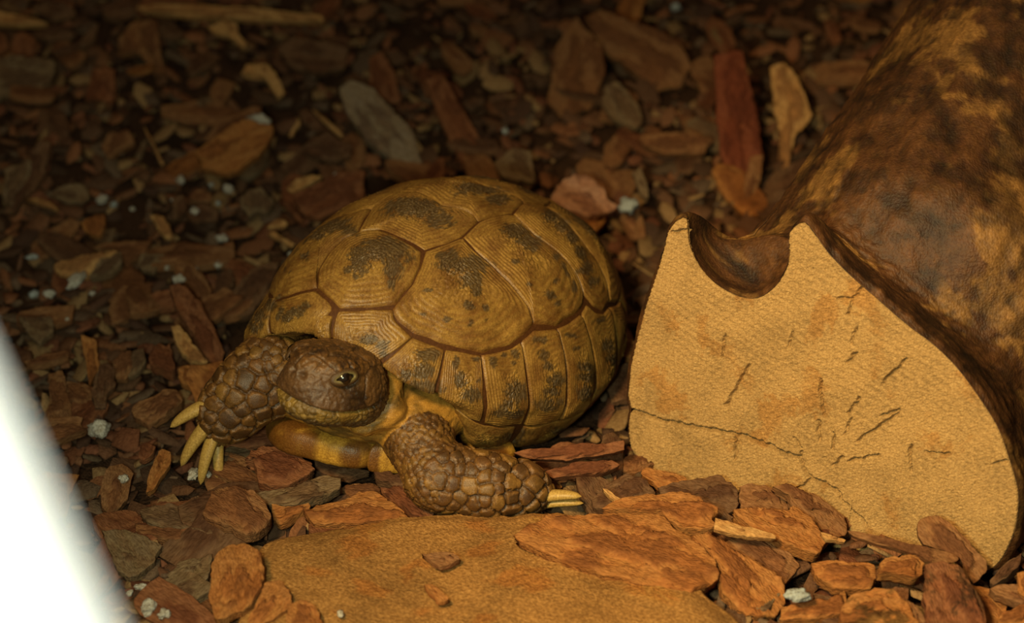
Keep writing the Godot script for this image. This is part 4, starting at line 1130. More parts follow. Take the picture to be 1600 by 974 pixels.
# ---------------------------------------------------------------- log
func build_log() -> void:
	var root := Node3D.new()
	root.name = numbered("sawn_log")
	add_child(root)
	tag(root, "thick sawn log with pale cracked cut face and dark bark", "log")
	var o := Vector3(LOGF[0], LOGF[1], LOGF[2])
	var ex := Vector3(LOGF[3], LOGF[4], LOGF[5])
	var ey := Vector3(LOGF[6], LOGF[7], LOGF[8])
	var nf := Vector3(LOGF[9], LOGF[10], LOGF[11])
	root.position = o * 0.001
	var poly := PackedVector2Array()
	for i in range(0, FACE.size(), 2):
		poly.append(Vector2(FACE[i], FACE[i + 1]))
	var cracks := []
	for c in CRACKS:
		var l := []
		for i in range(0, c.size(), 2):
			l.append(Vector2(c[i], c[i + 1]))
		cracks.append(l)
	var pith := Vector2(PITH[0], PITH[1])
	var outline := resample(poly, 220, 2)
	# cut face: a relief on a fine grid, its border drawn onto the outline
	var h := 0.32
	var lo := Vector2(-7, -9)
	var nx := int(132.0 / h)
	var ny := int(104.0 / h)
	var mask := PackedByteArray()
	mask.resize(nx * ny)
	for j in ny:
		for i in nx:
			mask[j * nx + i] = 1 if inside(lo + Vector2(i, j) * h, outline) else 0
	var dist := PackedFloat32Array()
	dist.resize(nx * ny)
	dist.fill(9.0)
	for l in cracks:
		for s in l.size() - 1:
			var a: Vector2 = l[s]
			var b: Vector2 = l[s + 1]
			var mn := ((a.min(b) - lo) / h).floor() - Vector2(4, 4)
			var mx := ((a.max(b) - lo) / h).ceil() + Vector2(4, 4)
			for j in range(maxi(0, int(mn.y)), mini(ny, int(mx.y))):
				for i in range(maxi(0, int(mn.x)), mini(nx, int(mx.x))):
					var q := lo + Vector2(i, j) * h
					var w := q + Vector2(noise.get_noise_2d(q.x * 30.0, q.y * 30.0), noise.get_noise_2d(q.x * 30.0 + 900.0, q.y * 30.0)) * 0.7
					dist[j * nx + i] = minf(dist[j * nx + i], w.distance_to(Geometry2D.get_closest_point_to_segment(w, a, b)) + (0.0 if cracks.find(l) in [0, 2] else 0.22))
	var index := {}
	var v := PackedVector3Array()
	var col := PackedColorArray()
	var tri := PackedInt32Array()
	for j in ny - 1:
		for i in nx - 1:
			var c := [j * nx + i, j * nx + i + 1, (j + 1) * nx + i + 1, (j + 1) * nx + i]
			if mask[c[0]] + mask[c[1]] + mask[c[2]] + mask[c[3]] == 0:
				continue
			for q in c:
				if index.has(q):
					continue
				index[q] = v.size()
				var p := lo + Vector2(q % nx, q / nx) * h
				var border := mask[q] == 0
				if border:
					var best := 1e9
					var bp := p
					for e in outline.size():
						var cp := Geometry2D.get_closest_point_to_segment(p, outline[e], outline[(e + 1) % outline.size()])
						var dd := cp.distance_squared_to(p)
						if dd < best:
							best = dd
							bp = cp
					p = bp
				var rel := p - pith
				var rad := rel.length()
				var ring := sin(rad * 2.1 + 5.0 * noise.get_noise_2d(p.x * 3.0, p.y * 3.0))
				var saw := sin((p.x * 0.35 + p.y * 1.0) * 2.6 + 3.0 * noise.get_noise_2d(p.x * 4.0, p.y * 4.0))
				var z := 0.05 * ring + 0.07 * saw * smoothstep(20.0, 50.0, p.y) + 0.3 * fine.get_noise_2d(p.x * 40.0, p.y * 70.0) + 0.22 * fine.get_noise_2d(p.x * 110.0 + 50.0, p.y * 110.0) + 1.0 * noise.get_noise_2d(p.x * 3.0, p.y * 3.0)
				var d := dist[q]
				var w := 0.38 + 0.2 * noise.get_noise_2d(p.x * 10.0, p.y * 10.0)
				z -= 2.4 * (1.0 - smoothstep(w * 0.3, w + 0.3, d))
				if border:
					z -= 0.8
				v.append((ex * p.x + ey * p.y + nf * z) * 0.001)
				var t := 0.95 + 0.25 * noise.get_noise_2d(p.x * 5.0, p.y * 5.0) + 0.25 * fine.get_noise_2d(p.x * 22.0, p.y * 30.0) + 0.02 * ring + 0.05 * saw
				var stain := smoothstep(0.15, 0.45, noise.get_noise_2d(p.x * 4.0 + 500.0, p.y * 4.0 + fine.get_noise_2d(p.x * 10.0, p.y * 10.0) * 20.0))
				var cc := Color(t, t, t).lerp(Color(t * 0.82, t * 0.64, t * 0.45), stain * 0.7)
				col.append(cc)
			tri.append_array([index[c[0]], index[c[1]], index[c[2]], index[c[0]], index[c[2]], index[c[3]]])
	var wood := surface(lin(202, 166, 110), 0.75, speckle, speckle_relief, Vector3(90, 90, 90), 0.022)
	part("cut_face", commit(v, tri, col), wood, root)
	# trunk: lofted from the cut outline into a round stem
	var ax := Vector3(TRUNK[0], TRUNK[1], TRUNK[2])
	var c0 := Vector3(TRUNK[3], TRUNK[4], TRUNK[5])
	var rad0: float = TRUNK[6]
	var n := 320
	outline = resample(poly, n, 2)
	var mid := Vector2(58, 38)
	v = PackedVector3Array()
	col = PackedColorArray()
	tri = PackedInt32Array()
	var steps := 230
	var e1 := ax.cross(Vector3.UP).normalized()
	var e2 := e1.cross(ax).normalized()
	for k in steps + 1:
		var s := float(k) / steps
		var t := 330.0 * s * s * 0.75 + 330.0 * s * 0.25
		var w := smoothstep(3.0, 78.0, t)
		for i in n:
			var q := outline[i]
			if q.x > 8.0 and q.x < 45.5 and q.y > 60.0:
				# the notch is a pocket: its floor climbs to the rim behind the cut
				q.y = lerpf(q.y, maxf(q.y, lerpf(82.0, 87.0, (q.x - 9.0) / 36.0)), smoothstep(7.0, 34.0, t))
			var fp := ex * q.x + ey * q.y
			var d3 := ex * (q.x - mid.x) + ey * (q.y - mid.y)
			var away := (q - mid).normalized()
			d3 -= ax * d3.dot(ax)
			var ang := atan2(d3.dot(e2), d3.dot(e1))
			var lump := 1.0 + 0.05 * noise.get_noise_3d(cos(ang) * 60.0, sin(ang) * 60.0, t * 1.2)
			var tp := c0 - o + ax * t + (e1 * cos(ang) + e2 * sin(ang)) * rad0 * lump * (1.0 - 0.05 * s)
			var front := fp - nf * (t * 0.85 + (0.9 if k == 0 else 0.0)) - Vector3(0, 1, 0) * t * t * 0.004
			front += (ex * away.x + ey * away.y) * 1.6 * smoothstep(0.0, 3.0, t)
			var p := front.lerp(tp, w)
			var streak := noise.get_noise_3d(cos(ang) * 260.0, sin(ang) * 260.0, t * 1.6)
			var small := fine.get_noise_3d(cos(ang) * 500.0, sin(ang) * 500.0, t * 7.0)
			var hair := fine.get_noise_3d(cos(ang) * 1500.0, sin(ang) * 1500.0, t * 5.0)
			p += (e1 * cos(ang) + e2 * sin(ang)) * (streak * 1.6 + small * 0.6 + hair * 0.35) * minf(1.0, t / 4.0)
			v.append(p * 0.001)
			var patch := noise.get_noise_3d(cos(ang) * 120.0 + 33.0, sin(ang) * 120.0, t * 2.2 + 40.0) + 0.5 * fine.get_noise_3d(cos(ang) * 240.0, sin(ang) * 240.0, t * 5.0)
			var pale := smoothstep(0.10, 0.26, patch)
			var dark := smoothstep(0.05, 0.3, fine.get_noise_3d(cos(ang) * 130.0 + 90.0, sin(ang) * 130.0, t * 3.0 - 200.0))
			var cc := lin(92, 60, 32).lerp(lin(158, 118, 64), pale * 0.7).lerp(lin(44, 28, 15), dark * 0.65)
			cc = cc * (0.9 + 0.6 * streak + 0.5 * small + 0.5 * hair)
			cc.a = 1.0
			col.append(cc)
	for k in steps:
		for i in n:
			var j := (i + 1) % n
			var a := k * n
			var b := a + n
			tri.append_array([a + i, b + j, a + j, a + i, b + i, b + j])
	var last := steps * n
	v.append((c0 - o + ax * 330.0) * 0.001)
	col.append(lin(200, 160, 100))
	for i in n:
		tri.append_array([last + i, v.size() - 1, last + (i + 1) % n])
	# make sure the wall faces outward
	var probe := (v[n * 30 + 10] - v[n * 30]).cross(v[n * 31] - v[n * 30])
	var centre := Vector3.ZERO
	for i in n:
		centre += v[n * 30 + i] / n
	if ((v[n * 30 + 10] - v[n * 30]).cross(v[n * 31] - v[n * 30])).dot(v[n * 30] - centre) > 0.0:
		for i in range(0, tri.size(), 3):
			var s := tri[i + 1]
			tri[i + 1] = tri[i + 2]
			tri[i + 2] = s
	var bm := surface(Color(1, 1, 1), 0.6, speckle, speckle_relief, Vector3(40, 40, 40), 0.03, 0.4)
	part("trunk", commit(v, tri, col), bm, root)

# ---------------------------------------------------------------- tortoise
var T0: Vector3
var TF: Vector3
var TL: Vector3
var TU: Vector3
var prims := []

func shell_local(q1: float, q2: float) -> Vector3:
	var rho := maxf(sqrt(q1 * q1 + q2 * q2), 1e-6)
	var ph := clampf(rho, 0.0, 1.0) * PI / 2
	var r := pow(maxf(sin(ph), 1e-6), SH[3])
	var y := pow(maxf(cos(ph), 0.0), SH[4])
	var c := q1 / rho
	var s := q2 / rho
	var t := maxf(rho - 1.0, 0.0) / 0.45
	var an := rad_to_deg(absf(atan2(s, c)))
	var w := smoothstep(36.0, 54.0, an) * (1.0 - smoothstep(115.0, 132.0, an))
	r *= 1.0 + 0.05 * smoothstep(0.8, 1.0, rho) * smoothstep(15.0, 35.0, an) * (1.0 - smoothstep(48.0, 68.0, an))
	r -= 0.38 * (1.0 - w) * t + w * (0.08 * t + 0.14 * t * t)
	var k: float = 1.0 - SH[5] * c * r
	var yy: float = SH[2] * y + (SH[6] * (2 * c * c - 1) + SH[7] * pow(maxf(c, 0.0), 6.0)) * pow(minf(rho, 1.0), 3.0) - (6.0 * (1.0 - w) * t + w * 19.0 * t)
	return Vector3(SH[0] * r * c, yy, SH[1] * r * s * k)

func shell_point(q1: float, q2: float) -> Vector3:
	var l := shell_local(q1, q2)
	return T0 + TF * l.x + TU * l.y + TL * l.z

func shell_normal(q1: float, q2: float) -> Vector3:
	var e := 0.006
	var n := (shell_point(q1 + e, q2) - shell_point(q1 - e, q2)).cross(shell_point(q1, q2 + e) - shell_point(q1, q2 - e)).normalized()
	return n

func shell_color(q: Vector2, s: float, ring: float, sd: int, blobs: Array) -> Color:
	var n1 := noise.get_noise_2d(q.x * 700.0, q.y * 700.0)
	var n2 := fine.get_noise_2d(q.x * 1500.0, q.y * 1500.0)
	var n3 := fine.get_noise_2d(q.x * 5200.0 + 77.0, q.y * 5200.0)
	var c := lin(174, 138, 70).lerp(lin(128, 93, 48), clampf(0.35 + n1 * 0.9 + n2 * 0.5, 0.0, 1.0))
	c = c.lerp(lin(132, 88, 42), clampf(-ring, 0.0, 1.0) * 0.42)
	c = c.lerp(lin(112, 70, 34), smoothstep(0.965, 1.0, s) * 0.75)
	var dark := 0.0
	for b in blobs:
		var d := Vector2(q.x - b[0], q.y - b[1])
		var e := Vector2(b[2] * d.x + b[3] * d.y, b[4] * d.x + b[5] * d.y).length()
		e += n2 * 0.55 + n3 * 0.35
		dark = maxf(dark, 1.0 - smoothstep(0.78, 1.08, e))
	var ink := lin(50, 42, 31).lerp(lin(122, 104, 76), clampf(0.34 + n3 * 2.0, 0.0, 1.0))
	c = c.lerp(ink, dark * clampf(0.9 + n3 * 0.7, 0.0, 1.0))
	c = c * (1.0 + 0.25 * n3)
	c.a = 1.0
	return c

# one scute: star-shaped patch of the shell with growth rings, border sunk into the seam
func scute(poly: PackedVector2Array, heart: Vector2, polar: bool, dome: float, sd: int, nt: int, ns: int) -> ArrayMesh:
	var edge := resample(poly, nt, 0)
	var v := PackedVector3Array()
	var col := PackedColorArray()
	var tri := PackedInt32Array()
	var hq := Vector2(cos(heart.x), sin(heart.x)) * heart.y if polar else heart
	var far := 0.0
	for e in edge:
		var q := Vector2(cos(e.x), sin(e.x)) * e.y if polar else e
		far = maxf(far, q.distance_to(hq))
	var blobs := []
	for i in range(0, BLOBS.size(), 6):
		if Vector2(BLOBS[i], BLOBS[i + 1]).distance_to(hq) < far + 0.15:
			blobs.append(BLOBS.slice(i, i + 6))
	for k in ns + 1:
		var s := float(k) / ns
		for i in nt:
			var e := heart.lerp(edge[i], s)
			var q := Vector2(cos(e.x), sin(e.x)) * e.y if polar else e
			var wave := s * 11.0 + 1.6 * noise.get_noise_2d(q.x * 260.0 + sd * 9.0, q.y * 260.0)
			var ring := sin(wave * TAU) * smoothstep(0.3, 0.6, s) * (1.0 - smoothstep(0.95, 1.0, s))
			var lift := dome * (1.0 - s * s) + 0.1 * ring - 0.75 * smoothstep(0.955, 1.0, s) + 0.55 * (1.0 - smoothstep(0.35, 0.55, s)) * fine.get_noise_2d(q.x * 4200.0, q.y * 4200.0) + 0.9 * noise.get_noise_2d(q.x * 300.0, q.y * 300.0)
			v.append((shell_point(q.x, q.y) + shell_normal(q.x, q.y) * lift) * 0.001)
			col.append(shell_color(q, s, ring, sd, blobs))
			if k == 0:
				break
	for i in nt:
		var j := (i + 1) % nt
		tri.append_array([0, 1 + i, 1 + j])
		for k in ns - 1:
			var a := 1 + k * nt
			var b := a + nt
			tri.append_array([a + i, b + j, a + j, a + i, b + i, b + j])
	# face outward
	var n := (v[1 + nt / 3] - v[1]).cross(v[1 + 2 * nt / 3] - v[1])
	if n.dot(shell_normal(hq.x, hq.y)) < 0.0:
		for i in range(0, tri.size(), 3):
			var s := tri[i + 1]
			tri[i + 1] = tri[i + 2]
			tri[i + 2] = s
	return commit(v, tri, col)

func to_poly(a: Array) -> PackedVector2Array:
	var p := PackedVector2Array()
	for i in range(0, a.size(), 2):
		p.append(Vector2(a[i], a[i + 1]))
	return p

func mirrored(p: PackedVector2Array) -> PackedVector2Array:
	var r := PackedVector2Array()
	for q in p:
		r.append(Vector2(q.x, 0.10 * (1.0 - q.length_squared()) - q.y))
	return r

func body_field(p: Vector3) -> float:
	var d := 99.0
	for b in prims:
		if b.size() == 5:
			d = smin(d, capsule(p, b[0], b[1], b[2], b[3]), b[4])
		else:
			var r := p - (b[0] as Vector3)
			d = smin(d, ellipsoid(Vector3(r.dot(TF), r.dot(TU), r.dot(TL)), b[1]), b[2])
	return d

var HC: Vector3
var HF: Vector3
var HU: Vector3
var HL: Vector3

func head_local(p: Vector3) -> Vector3:
	var r := p - HC
	return Vector3(r.dot(HF), r.dot(HU), r.dot(HL))

func head_field(p: Vector3) -> float:
	var q := head_local(p)
	var s := Vector3(q.x, q.y, absf(q.z))
	var d := ellipsoid(q - Vector3(-2, 0.5, 0), Vector3(15.5, 12.0, 13.0))
	d = smin(d, ellipsoid(q - Vector3(8.5, 0.2, 0), Vector3(9.5, 9.6, 8.6)), 5.0)
	d = smin(d, ellipsoid(s - Vector3(3.0, -4.5, 5.5), Vector3(12.0, 6.0, 7.0)), 4.0)
	d = smin(d, ellipsoid(q - Vector3(3.5, -8.2, 0), Vector3(12.5, 4.6, 10.2)), 2.0)
	d = smin(d, ellipsoid(s - Vector3(7.0, 6.6, 7.4), Vector3(5.0, 2.6, 3.4)), 3.0)
	d = smin(d, ellipsoid(s - Vector3(-7.0, -4.0, 8.0), Vector3(7.5, 7.5, 5.0)), 4.0)
	# flat top, eye sockets
	d = smax(d, q.y - 11.0, 3.0)
	d = smax(d, -(s - Vector3(8.2, 4.9, 12.0)).length() + 3.6, 1.2)
	return d

func claw(parent: Node, a: Vector3, b: Vector3, r: float, droop: float, mat: Material) -> void:
	var v := PackedVector3Array()
	var tri := PackedInt32Array()
	var n := 14
	var m := 12
	var d := (b - a).normalized()
	var x := d.cross(Vector3.UP).normalized()
	var y := x.cross(d)
	for k in m + 1:
		var s := float(k) / m
		var w := r * pow(maxf(1.0 - pow(s, 5.0), 0.0), 0.5) * (1.0 - 0.34 * s) + 0.04
		var c := a.lerp(b, s) + y * droop * 4.0 * s * (1.0 - s)
		for i in n:
			var g := TAU * i / n
			v.append((c + x * cos(g) * w + y * sin(g) * w * 0.8) * 0.001)
	for k in m:
		for i in n:
			var j := (i + 1) % n
			tri.append_array([k * n + i, k * n + j, k * n + n + j, k * n + i, k * n + n + j, k * n + n + i])
	v.append(b * 0.001)
	for i in n:
		tri.append_array([m * n + i, m * n + (i + 1) % n, v.size() - 1])
	part("claw", commit(v, tri), mat, parent)

func build_tortoise() -> void:
	T0 = Vector3(TPOS[0], TPOS[1], TPOS[2])
	TF = Vector3(TPOS[3], TPOS[4], TPOS[5])
	TL = Vector3(TPOS[6], TPOS[7], TPOS[8])
	TU = Vector3(TPOS[9], TPOS[10], TPOS[11])
	var root := Node3D.new()
	root.name = numbered("tortoise")
	add_child(root)
	tag(root, "brown and yellow tortoise with dark-blotched domed shell resting on bark", "tortoise")
	var base := Vector3(T0.x, 0, T0.z) * 0.001
	root.position = base
	var horn := surface(Color(1, 1, 1), 0.42, speckle, speckle_relief, Vector3(70, 70, 70), 0.012, 0.45)
	# ---- carapace: dark seam surface, scutes on it
	var cara := Node3D.new()
	cara.name = "carapace"
	root.add_child(cara)
	cara.position = -base
	var v := PackedVector3Array()
	var tri := PackedInt32Array()
	var nt := 120
	var ns := 50
	v.append((shell_point(0, 0) - TU * 0.9) * 0.001)
	for k in range(1, ns + 1):
		for i in nt:
			var rho := 1.45 * k / ns
			var a := TAU * i / nt
			v.append((shell_point(cos(a) * rho, sin(a) * rho) - shell_normal(cos(a) * rho, sin(a) * rho) * 0.6) * 0.001)
	for i in nt:
		var j := (i + 1) % nt
		tri.append_array([0, 1 + j, 1 + i])
		for k in ns - 1:
			var a := 1 + k * nt
			tri.append_array([a + i, a + j, a + nt + j, a + i, a + nt + j, a + nt + i])
	part("seam_layer", commit(v, tri), surface(lin(92, 58, 30), 0.6, speckle, null, Vector3(60, 60, 60), 0.0), cara)
	var sd := 1
	for row in VERTEBRALS:
		part("vertebral_scute", scute(to_poly(row[1]), Vector2(row[0][0], row[0][1]), false, 1.1, sd, 100, 50), horn, cara)
		sd += 1
	for row in COSTALS:
		part("costal_scute", scute(to_poly(row[1]), Vector2(row[0][0], row[0][1]), false, 1.0, sd, 110, 56), horn, cara)
		sd += 1
		var right := mirrored(to_poly(row[1]))
		if sd == 7:
			right = to_poly(COSTAL_RIGHT)
		part("costal_scute", scute(right, Vector2(row[0][0], 0.08 - row[0][1]), false, 1.0, sd, 72, 36), horn, cara)
		sd += 1
	# marginals in polar coordinates: angle and rho
	for side in [1, -1]:
		for m in MARGINALS.size():
			var row: Array = MARGINALS[m]
			# row: [bottom angle 0, bottom angle 1, top points f,l ...] in degrees
			var a0: float = deg_to_rad(row[0])
			var a1: float = deg_to_rad(row[1])
			var pts := PackedVector2Array()
			var out0 := 1.17
			pts.append(Vector2(a0, out0))
			var tops: Array = row[2]
			if side == -1 and m == 0:
				a0 = deg_to_rad(0.5)
				pts[0].x = a0
				tops = [0.81, -0.025, 0.78, 0.02, 0.74, 0.12, 0.745, 0.16, 0.76, 0.29, 0.735, 0.42]
			var g := 0.008
			pts[0].x += g
			pts.append(Vector2(a0 + g, 1.0))
			for i in range(0, tops.size(), 2):
				var l: float = tops[i + 1] if side == 1 else tops[i + 1] - 0.03
				var an := atan2(l, tops[i])
				var rr := sqrt(tops[i] * tops[i] + l * l) + 0.008
				pts.append(Vector2(clampf(an, a0 - 0.25, a1 + 0.25), rr))
			pts.append(Vector2(a1 - g, 1.0))
			pts.append(Vector2(a1 - g, out0))
			pts.append(Vector2((a0 + a1) * 0.5, out0))
			if side == -1:
				for i in pts.size():
					pts[i].x = -pts[i].x
			var heart := Vector2((a0 * 0.45 + a1 * 0.55) * side, 0.95)
			part("marginal_scute", scute(pts, heart, true, 0.5, sd, 84 if side == 1 else 56, 40 if side == 1 else 28), horn, cara)
			sd += 1
	part("nuchal_scute", scute(PackedVector2Array([Vector2(0.0, 0.86), Vector2(0.08, 0.86), Vector2(0.1, 1.0), Vector2(0.09, 1.15), Vector2(0.0, 1.15), Vector2(-0.02, 1.0)]), Vector2(0.045, 0.98), true, 0.3, sd, 40, 16), horn, cara)
	# bridge plates below the rim on both sides
	for side in [1, -1]:
		for b in [[44, 66], [67, 96], [97, 124]]:
			var a0: float = deg_to_rad(b[0] + 0.6) * side
			var a1: float = deg_to_rad(b[1] - 0.6) * side
			var am := (a0 + a1) * 0.5
			part("bridge_plate", scute(PackedVector2Array([Vector2(a0, 1.185), Vector2(am, 1.18), Vector2(a1, 1.185), Vector2(a1, 1.42), Vector2(am, 1.44), Vector2(a0, 1.42)]), Vector2(am, 1.3), true, 0.6, sd, 64, 24), horn, cara)
			sd += 1
	build_plastron(root, base, horn)
	build_body(root, base)

func build_plastron(root: Node3D, base: Vector3, horn: Material) -> void:
	var pl := Node3D.new()
	pl.name = "plastron"
	root.add_child(pl)
	pl.position = -base
	# gular, humeral and belly plates; outline in the tortoise's own plan (forward, left)
	var plates := PLASTRON
	var sd := 200
	for row in plates:
		sd += 1
		var poly := resample(to_poly(row[0]), 90, 2)
		var mid := Vector2.ZERO
		for e in poly:
			mid += e / poly.size()
		var v := PackedVector3Array()
		var col := PackedColorArray()
		var tri := PackedInt32Array()
		var n := poly.size()
		var prof := [[0.0, 1.0], [0.25, 1.0], [0.5, 1.0], [0.7, 0.98], [0.85, 0.88], [0.93, 0.7], [0.975, 0.45], [1.0, 0.1], [1.0, -0.25], [0.985, -0.6], [0.95, -0.85], [0.85, -0.98], [0.5, -1.0], [0.0, -1.0]]
		for k in prof.size():
			for i in n:
				var q: Vector2 = mid + (poly[i] - mid) * prof[k][0]
				var rel := clampf((q.x - 30.0) / 45.0, 0.0, 1.0)
				var hth: float = row[1]
				var up: float = row[2] + rel * rel * row[3] + prof[k][1] * hth * (1.0 - 0.25 * rel) + 0.5 * noise.get_noise_2d(q.x * 5.0, q.y * 5.0)
				var rings := sin((q - mid).length() * 3.2 + 4.0 * noise.get_noise_2d(q.x * 5.0, q.y * 5.0))
				up += 0.06 * rings
				v.append((T0 + TF * q.x + TL * q.y + TU * up) * 0.001)
				var st := smoothstep(0.02, 0.32, noise.get_noise_2d(q.x * 5.0 + sd * 50.0, q.y * 5.0) + 0.25 * fine.get_noise_2d(q.x * 20.0, q.y * 8.0) + row[4] * smoothstep(4.0, -16.0, q.y))
				var c := lin(216, 168, 70).lerp(lin(110, 66, 30), st * 0.85)
				c = c.lerp(lin(120, 74, 34), clampf(rings, 0.0, 1.0) * 0.25)
				c.a = 1.0
				col.append(c)
		for k in prof.size() - 1:
			for i in n:
				var j := (i + 1) % n
				var a := k * n
				tri.append_array([a + i, a + n + j, a + j, a + i, a + n + i, a + n + j])
		var probe := (v[n + n / 3] - v[n]).cross(v[n + 2 * n / 3] - v[n])
		if probe.dot(TU) < 0.0:
			for i in range(0, tri.size(), 3):
				var s := tri[i + 1]
				tri[i + 1] = tri[i + 2]
				tri[i + 2] = s
		part("plastron_plate", commit(v, tri, col), horn, pl)

func build_body(root: Node3D, base: Vector3) -> void:
	for b in BODY:
		if b.size() == 9:
			prims.append([Vector3(b[0], b[1], b[2]), Vector3(b[3], b[4], b[5]), b[6], b[7], b[8]])
		else:
			prims.append([T0 + TF * b[0] + TU * b[1] + TL * b[2], Vector3(b[3], b[4], b[5]), b[6]])
	HC = Vector3(HEAD[0], HEAD[1], HEAD[2])
	HF = Vector3(HEAD[3], HEAD[4], HEAD[5])
	HU = Vector3(HEAD[6], HEAD[7], HEAD[8])
	HL = Vector3(HEAD[9], HEAD[10], HEAD[11])
	var lo := Vector3(1e9, 1e9, 1e9)
	var hi := -lo
	for b in prims:
		if b.size() == 5:
			for s in 2:
				var r: float = b[2 + s] + 4.0
				lo = lo.min((b[s] as Vector3) - Vector3(r, r, r))
				hi = hi.max((b[s] as Vector3) + Vector3(r, r, r))
		else:
			var r: float = maxf(b[1].x, b[1].z) + 3.0
			lo = lo.min((b[0] as Vector3) - Vector3(r, b[1].y + 10.0, r))
			hi = hi.max((b[0] as Vector3) + Vector3(r, b[1].y + 10.0, r))
	var net := nets(body_field, lo, hi, 1.15)
	var v: PackedVector3Array = net[0]
	var tri: PackedInt32Array = net[1]
	var nrm: PackedVector3Array = net[2]
	var col := PackedColorArray()
	col.resize(v.size())
	# which limb a vertex lies on, and its scale size
	var leg := PackedFloat32Array()
	leg.resize(v.size())
	var cells := Cells.new()
	var rng := RandomNumberGenerator.new()
	rng.seed = 5
	var order := []
	for i in v.size():
		var best := 99.0
		var sz := 0.0
		for k in prims.size():
			var b: Array = prims[k]
			if b.size() != 5:
				var r := v[i] - (b[0] as Vector3)
				var de := ellipsoid(Vector3(r.dot(TF), r.dot(TU), r.dot(TL)), b[1])
				if de < best:
					best = de
					sz = 0.0
				continue
			var d := capsule(v[i], b[0], b[1], b[2], b[3])
			if d < best:
				best = d
				sz = SCALES[k]
		leg[i] = sz
		if sz > 0.0:
			order.append(i)
	for t in range(order.size() - 1, 0, -1):
		var o: int = rng.randi_range(0, t)
		var s = order[t]
		order[t] = order[o]
		order[o] = s
	for i in order:
		cells.add(v[i], leg[i] * (0.85 + 0.3 * hash01(i)))
	for i in v.size():
		var p := v[i]
		var wr := fine.get_noise_3d(p.x * 9.0, p.y * 26.0, p.z * 9.0)
		var n1 := noise.get_noise_3d(p.x * 8.0, p.y * 8.0, p.z * 8.0)
		if leg[i] > 0.0:
			var w := Vector3(fine.get_noise_3d(p.x * 14.0, p.y * 14.0, p.z * 14.0), fine.get_noise_3d(p.x * 14.0 + 500.0, p.y * 14.0, p.z * 14.0), fine.get_noise_3d(p.x * 14.0, p.y * 14.0 + 500.0, p.z * 14.0)) * 0.5
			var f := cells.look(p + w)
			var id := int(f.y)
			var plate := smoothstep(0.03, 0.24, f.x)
			v[i] = p + nrm[i] * (leg[i] * (0.3 * plate - 0.14 + 0.12 * (1.0 - f.z)) + 0.12 * wr)
			var a := hash01(id * 3 + 11)
			var face := lin(114, 80, 43).lerp(lin(80, 58, 35), a).lerp(lin(164, 126, 62), maxf(0.0, hash01(id * 7 + 3) - 0.55) * 1.6)
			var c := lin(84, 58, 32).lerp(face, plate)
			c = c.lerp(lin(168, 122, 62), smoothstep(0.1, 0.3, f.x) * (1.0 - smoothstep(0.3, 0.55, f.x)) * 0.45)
			c = c * (1.0 + 0.5 * wr)
			c.a = 1.0
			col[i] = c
		else:
			var fold := sin((p - HC).length() * 0.9 + n1 * 5.0)
			v[i] = p + nrm[i] * (0.5 * wr + 0.25 * fold * smoothstep(40.0, 24.0, (p - HC).length()))
			var c := lin(206, 156, 70).lerp(lin(120, 96, 52), clampf(0.3 + n1 * 1.3 + wr * 0.8, 0.0, 1.0))
			c.a = 1.0
			col[i] = c
	# head on a finer grid, added to the same mesh
	var hn := nets(head_field, HC - Vector3(25, 20, 25), HC + Vector3(25, 20, 25), 0.75)
	var hv: PackedVector3Array = hn[0]
	var hnrm: PackedVector3Array = hn[2]
	var hc := Cells.new()
	hc.w = 7.0
	var ids := range(hv.size())
	rng.seed = 8
	for t in range(ids.size() - 1, 0, -1):
		var o: int = rng.randi_range(0, t)
		var s = ids[t]
		ids[t] = ids[o]
		ids[o] = s
	for i in ids:
		var q := head_local(hv[i])
		var mouth := mouth_line(q)
		var size := 5.5
		if mouth < 0.0 and mouth > -4.5 and q.x > -6.0:
			size = 1.7
		elif mouth <= -4.5 or q.x < -8.0:
			size = 2.6
		elif absf(q.z) > 8.0:
			size = 6.5
		hc.add(hv[i], size)
	var hcol := PackedColorArray()
	hcol.resize(hv.size())
	for i in hv.size():
		var p := hv[i]
		var q := head_local(p)
		var s := Vector3(q.x, q.y, absf(q.z))
		var f := hc.look(p)
		var id := int(f.y)
		var size := hc.size[id]
		var plate := smoothstep(0.02, 0.16 if size > 4.0 else 0.35, f.x)
		var m := mouth_line(q)
		var beak := smoothstep(4.0, 10.0, q.x) * smoothstep(6.0, 2.0, q.y) * smoothstep(-1.0, 0.5, m)
		var deep := 0.0
		var gape := exp(-pow(m / 0.55, 2.0)) * smoothstep(-9.0, -4.0, q.x)
		deep -= 1.2 * gape
		deep += (0.4 if size > 4.0 else 0.42) * (plate - 0.5) * (1.0 - beak * 0.9)
		var wr := fine.get_noise_3d(p.x * 24.0, p.y * 24.0, p.z * 24.0)
		var n1 := noise.get_noise_3d(p.x * 10.0, p.y * 10.0, p.z * 10.0)
		deep += 0.42 * wr
		var nostril := exp(-pow((s - Vector3(17.0, 2.8, 2.0)).length() / 1.1, 2.0))
		deep -= 1.5 * nostril
		hv[i] = p + hnrm[i] * deep
		var c := lin(112, 82, 47).lerp(lin(52, 38, 26), clampf(0.5 + n1 * 1.7 + wr * 1.3, 0.0, 1.0))
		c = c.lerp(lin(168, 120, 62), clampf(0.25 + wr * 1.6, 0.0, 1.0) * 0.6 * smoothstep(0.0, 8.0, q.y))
		c = c.lerp(lin(44, 30, 20), (1.0 - plate) * 0.45 * (1.0 - beak))
		c = c.lerp(lin(112, 84, 58), beak * 0.6)
		var lip := smoothstep(0.6, -0.6, m) * smoothstep(-5.5, -3.0, m) * smoothstep(-8.0, 2.0, q.x)
		c = c.lerp(lin(168, 138, 66).lerp(lin(104, 84, 46), hash01(id)), lip * 0.85)
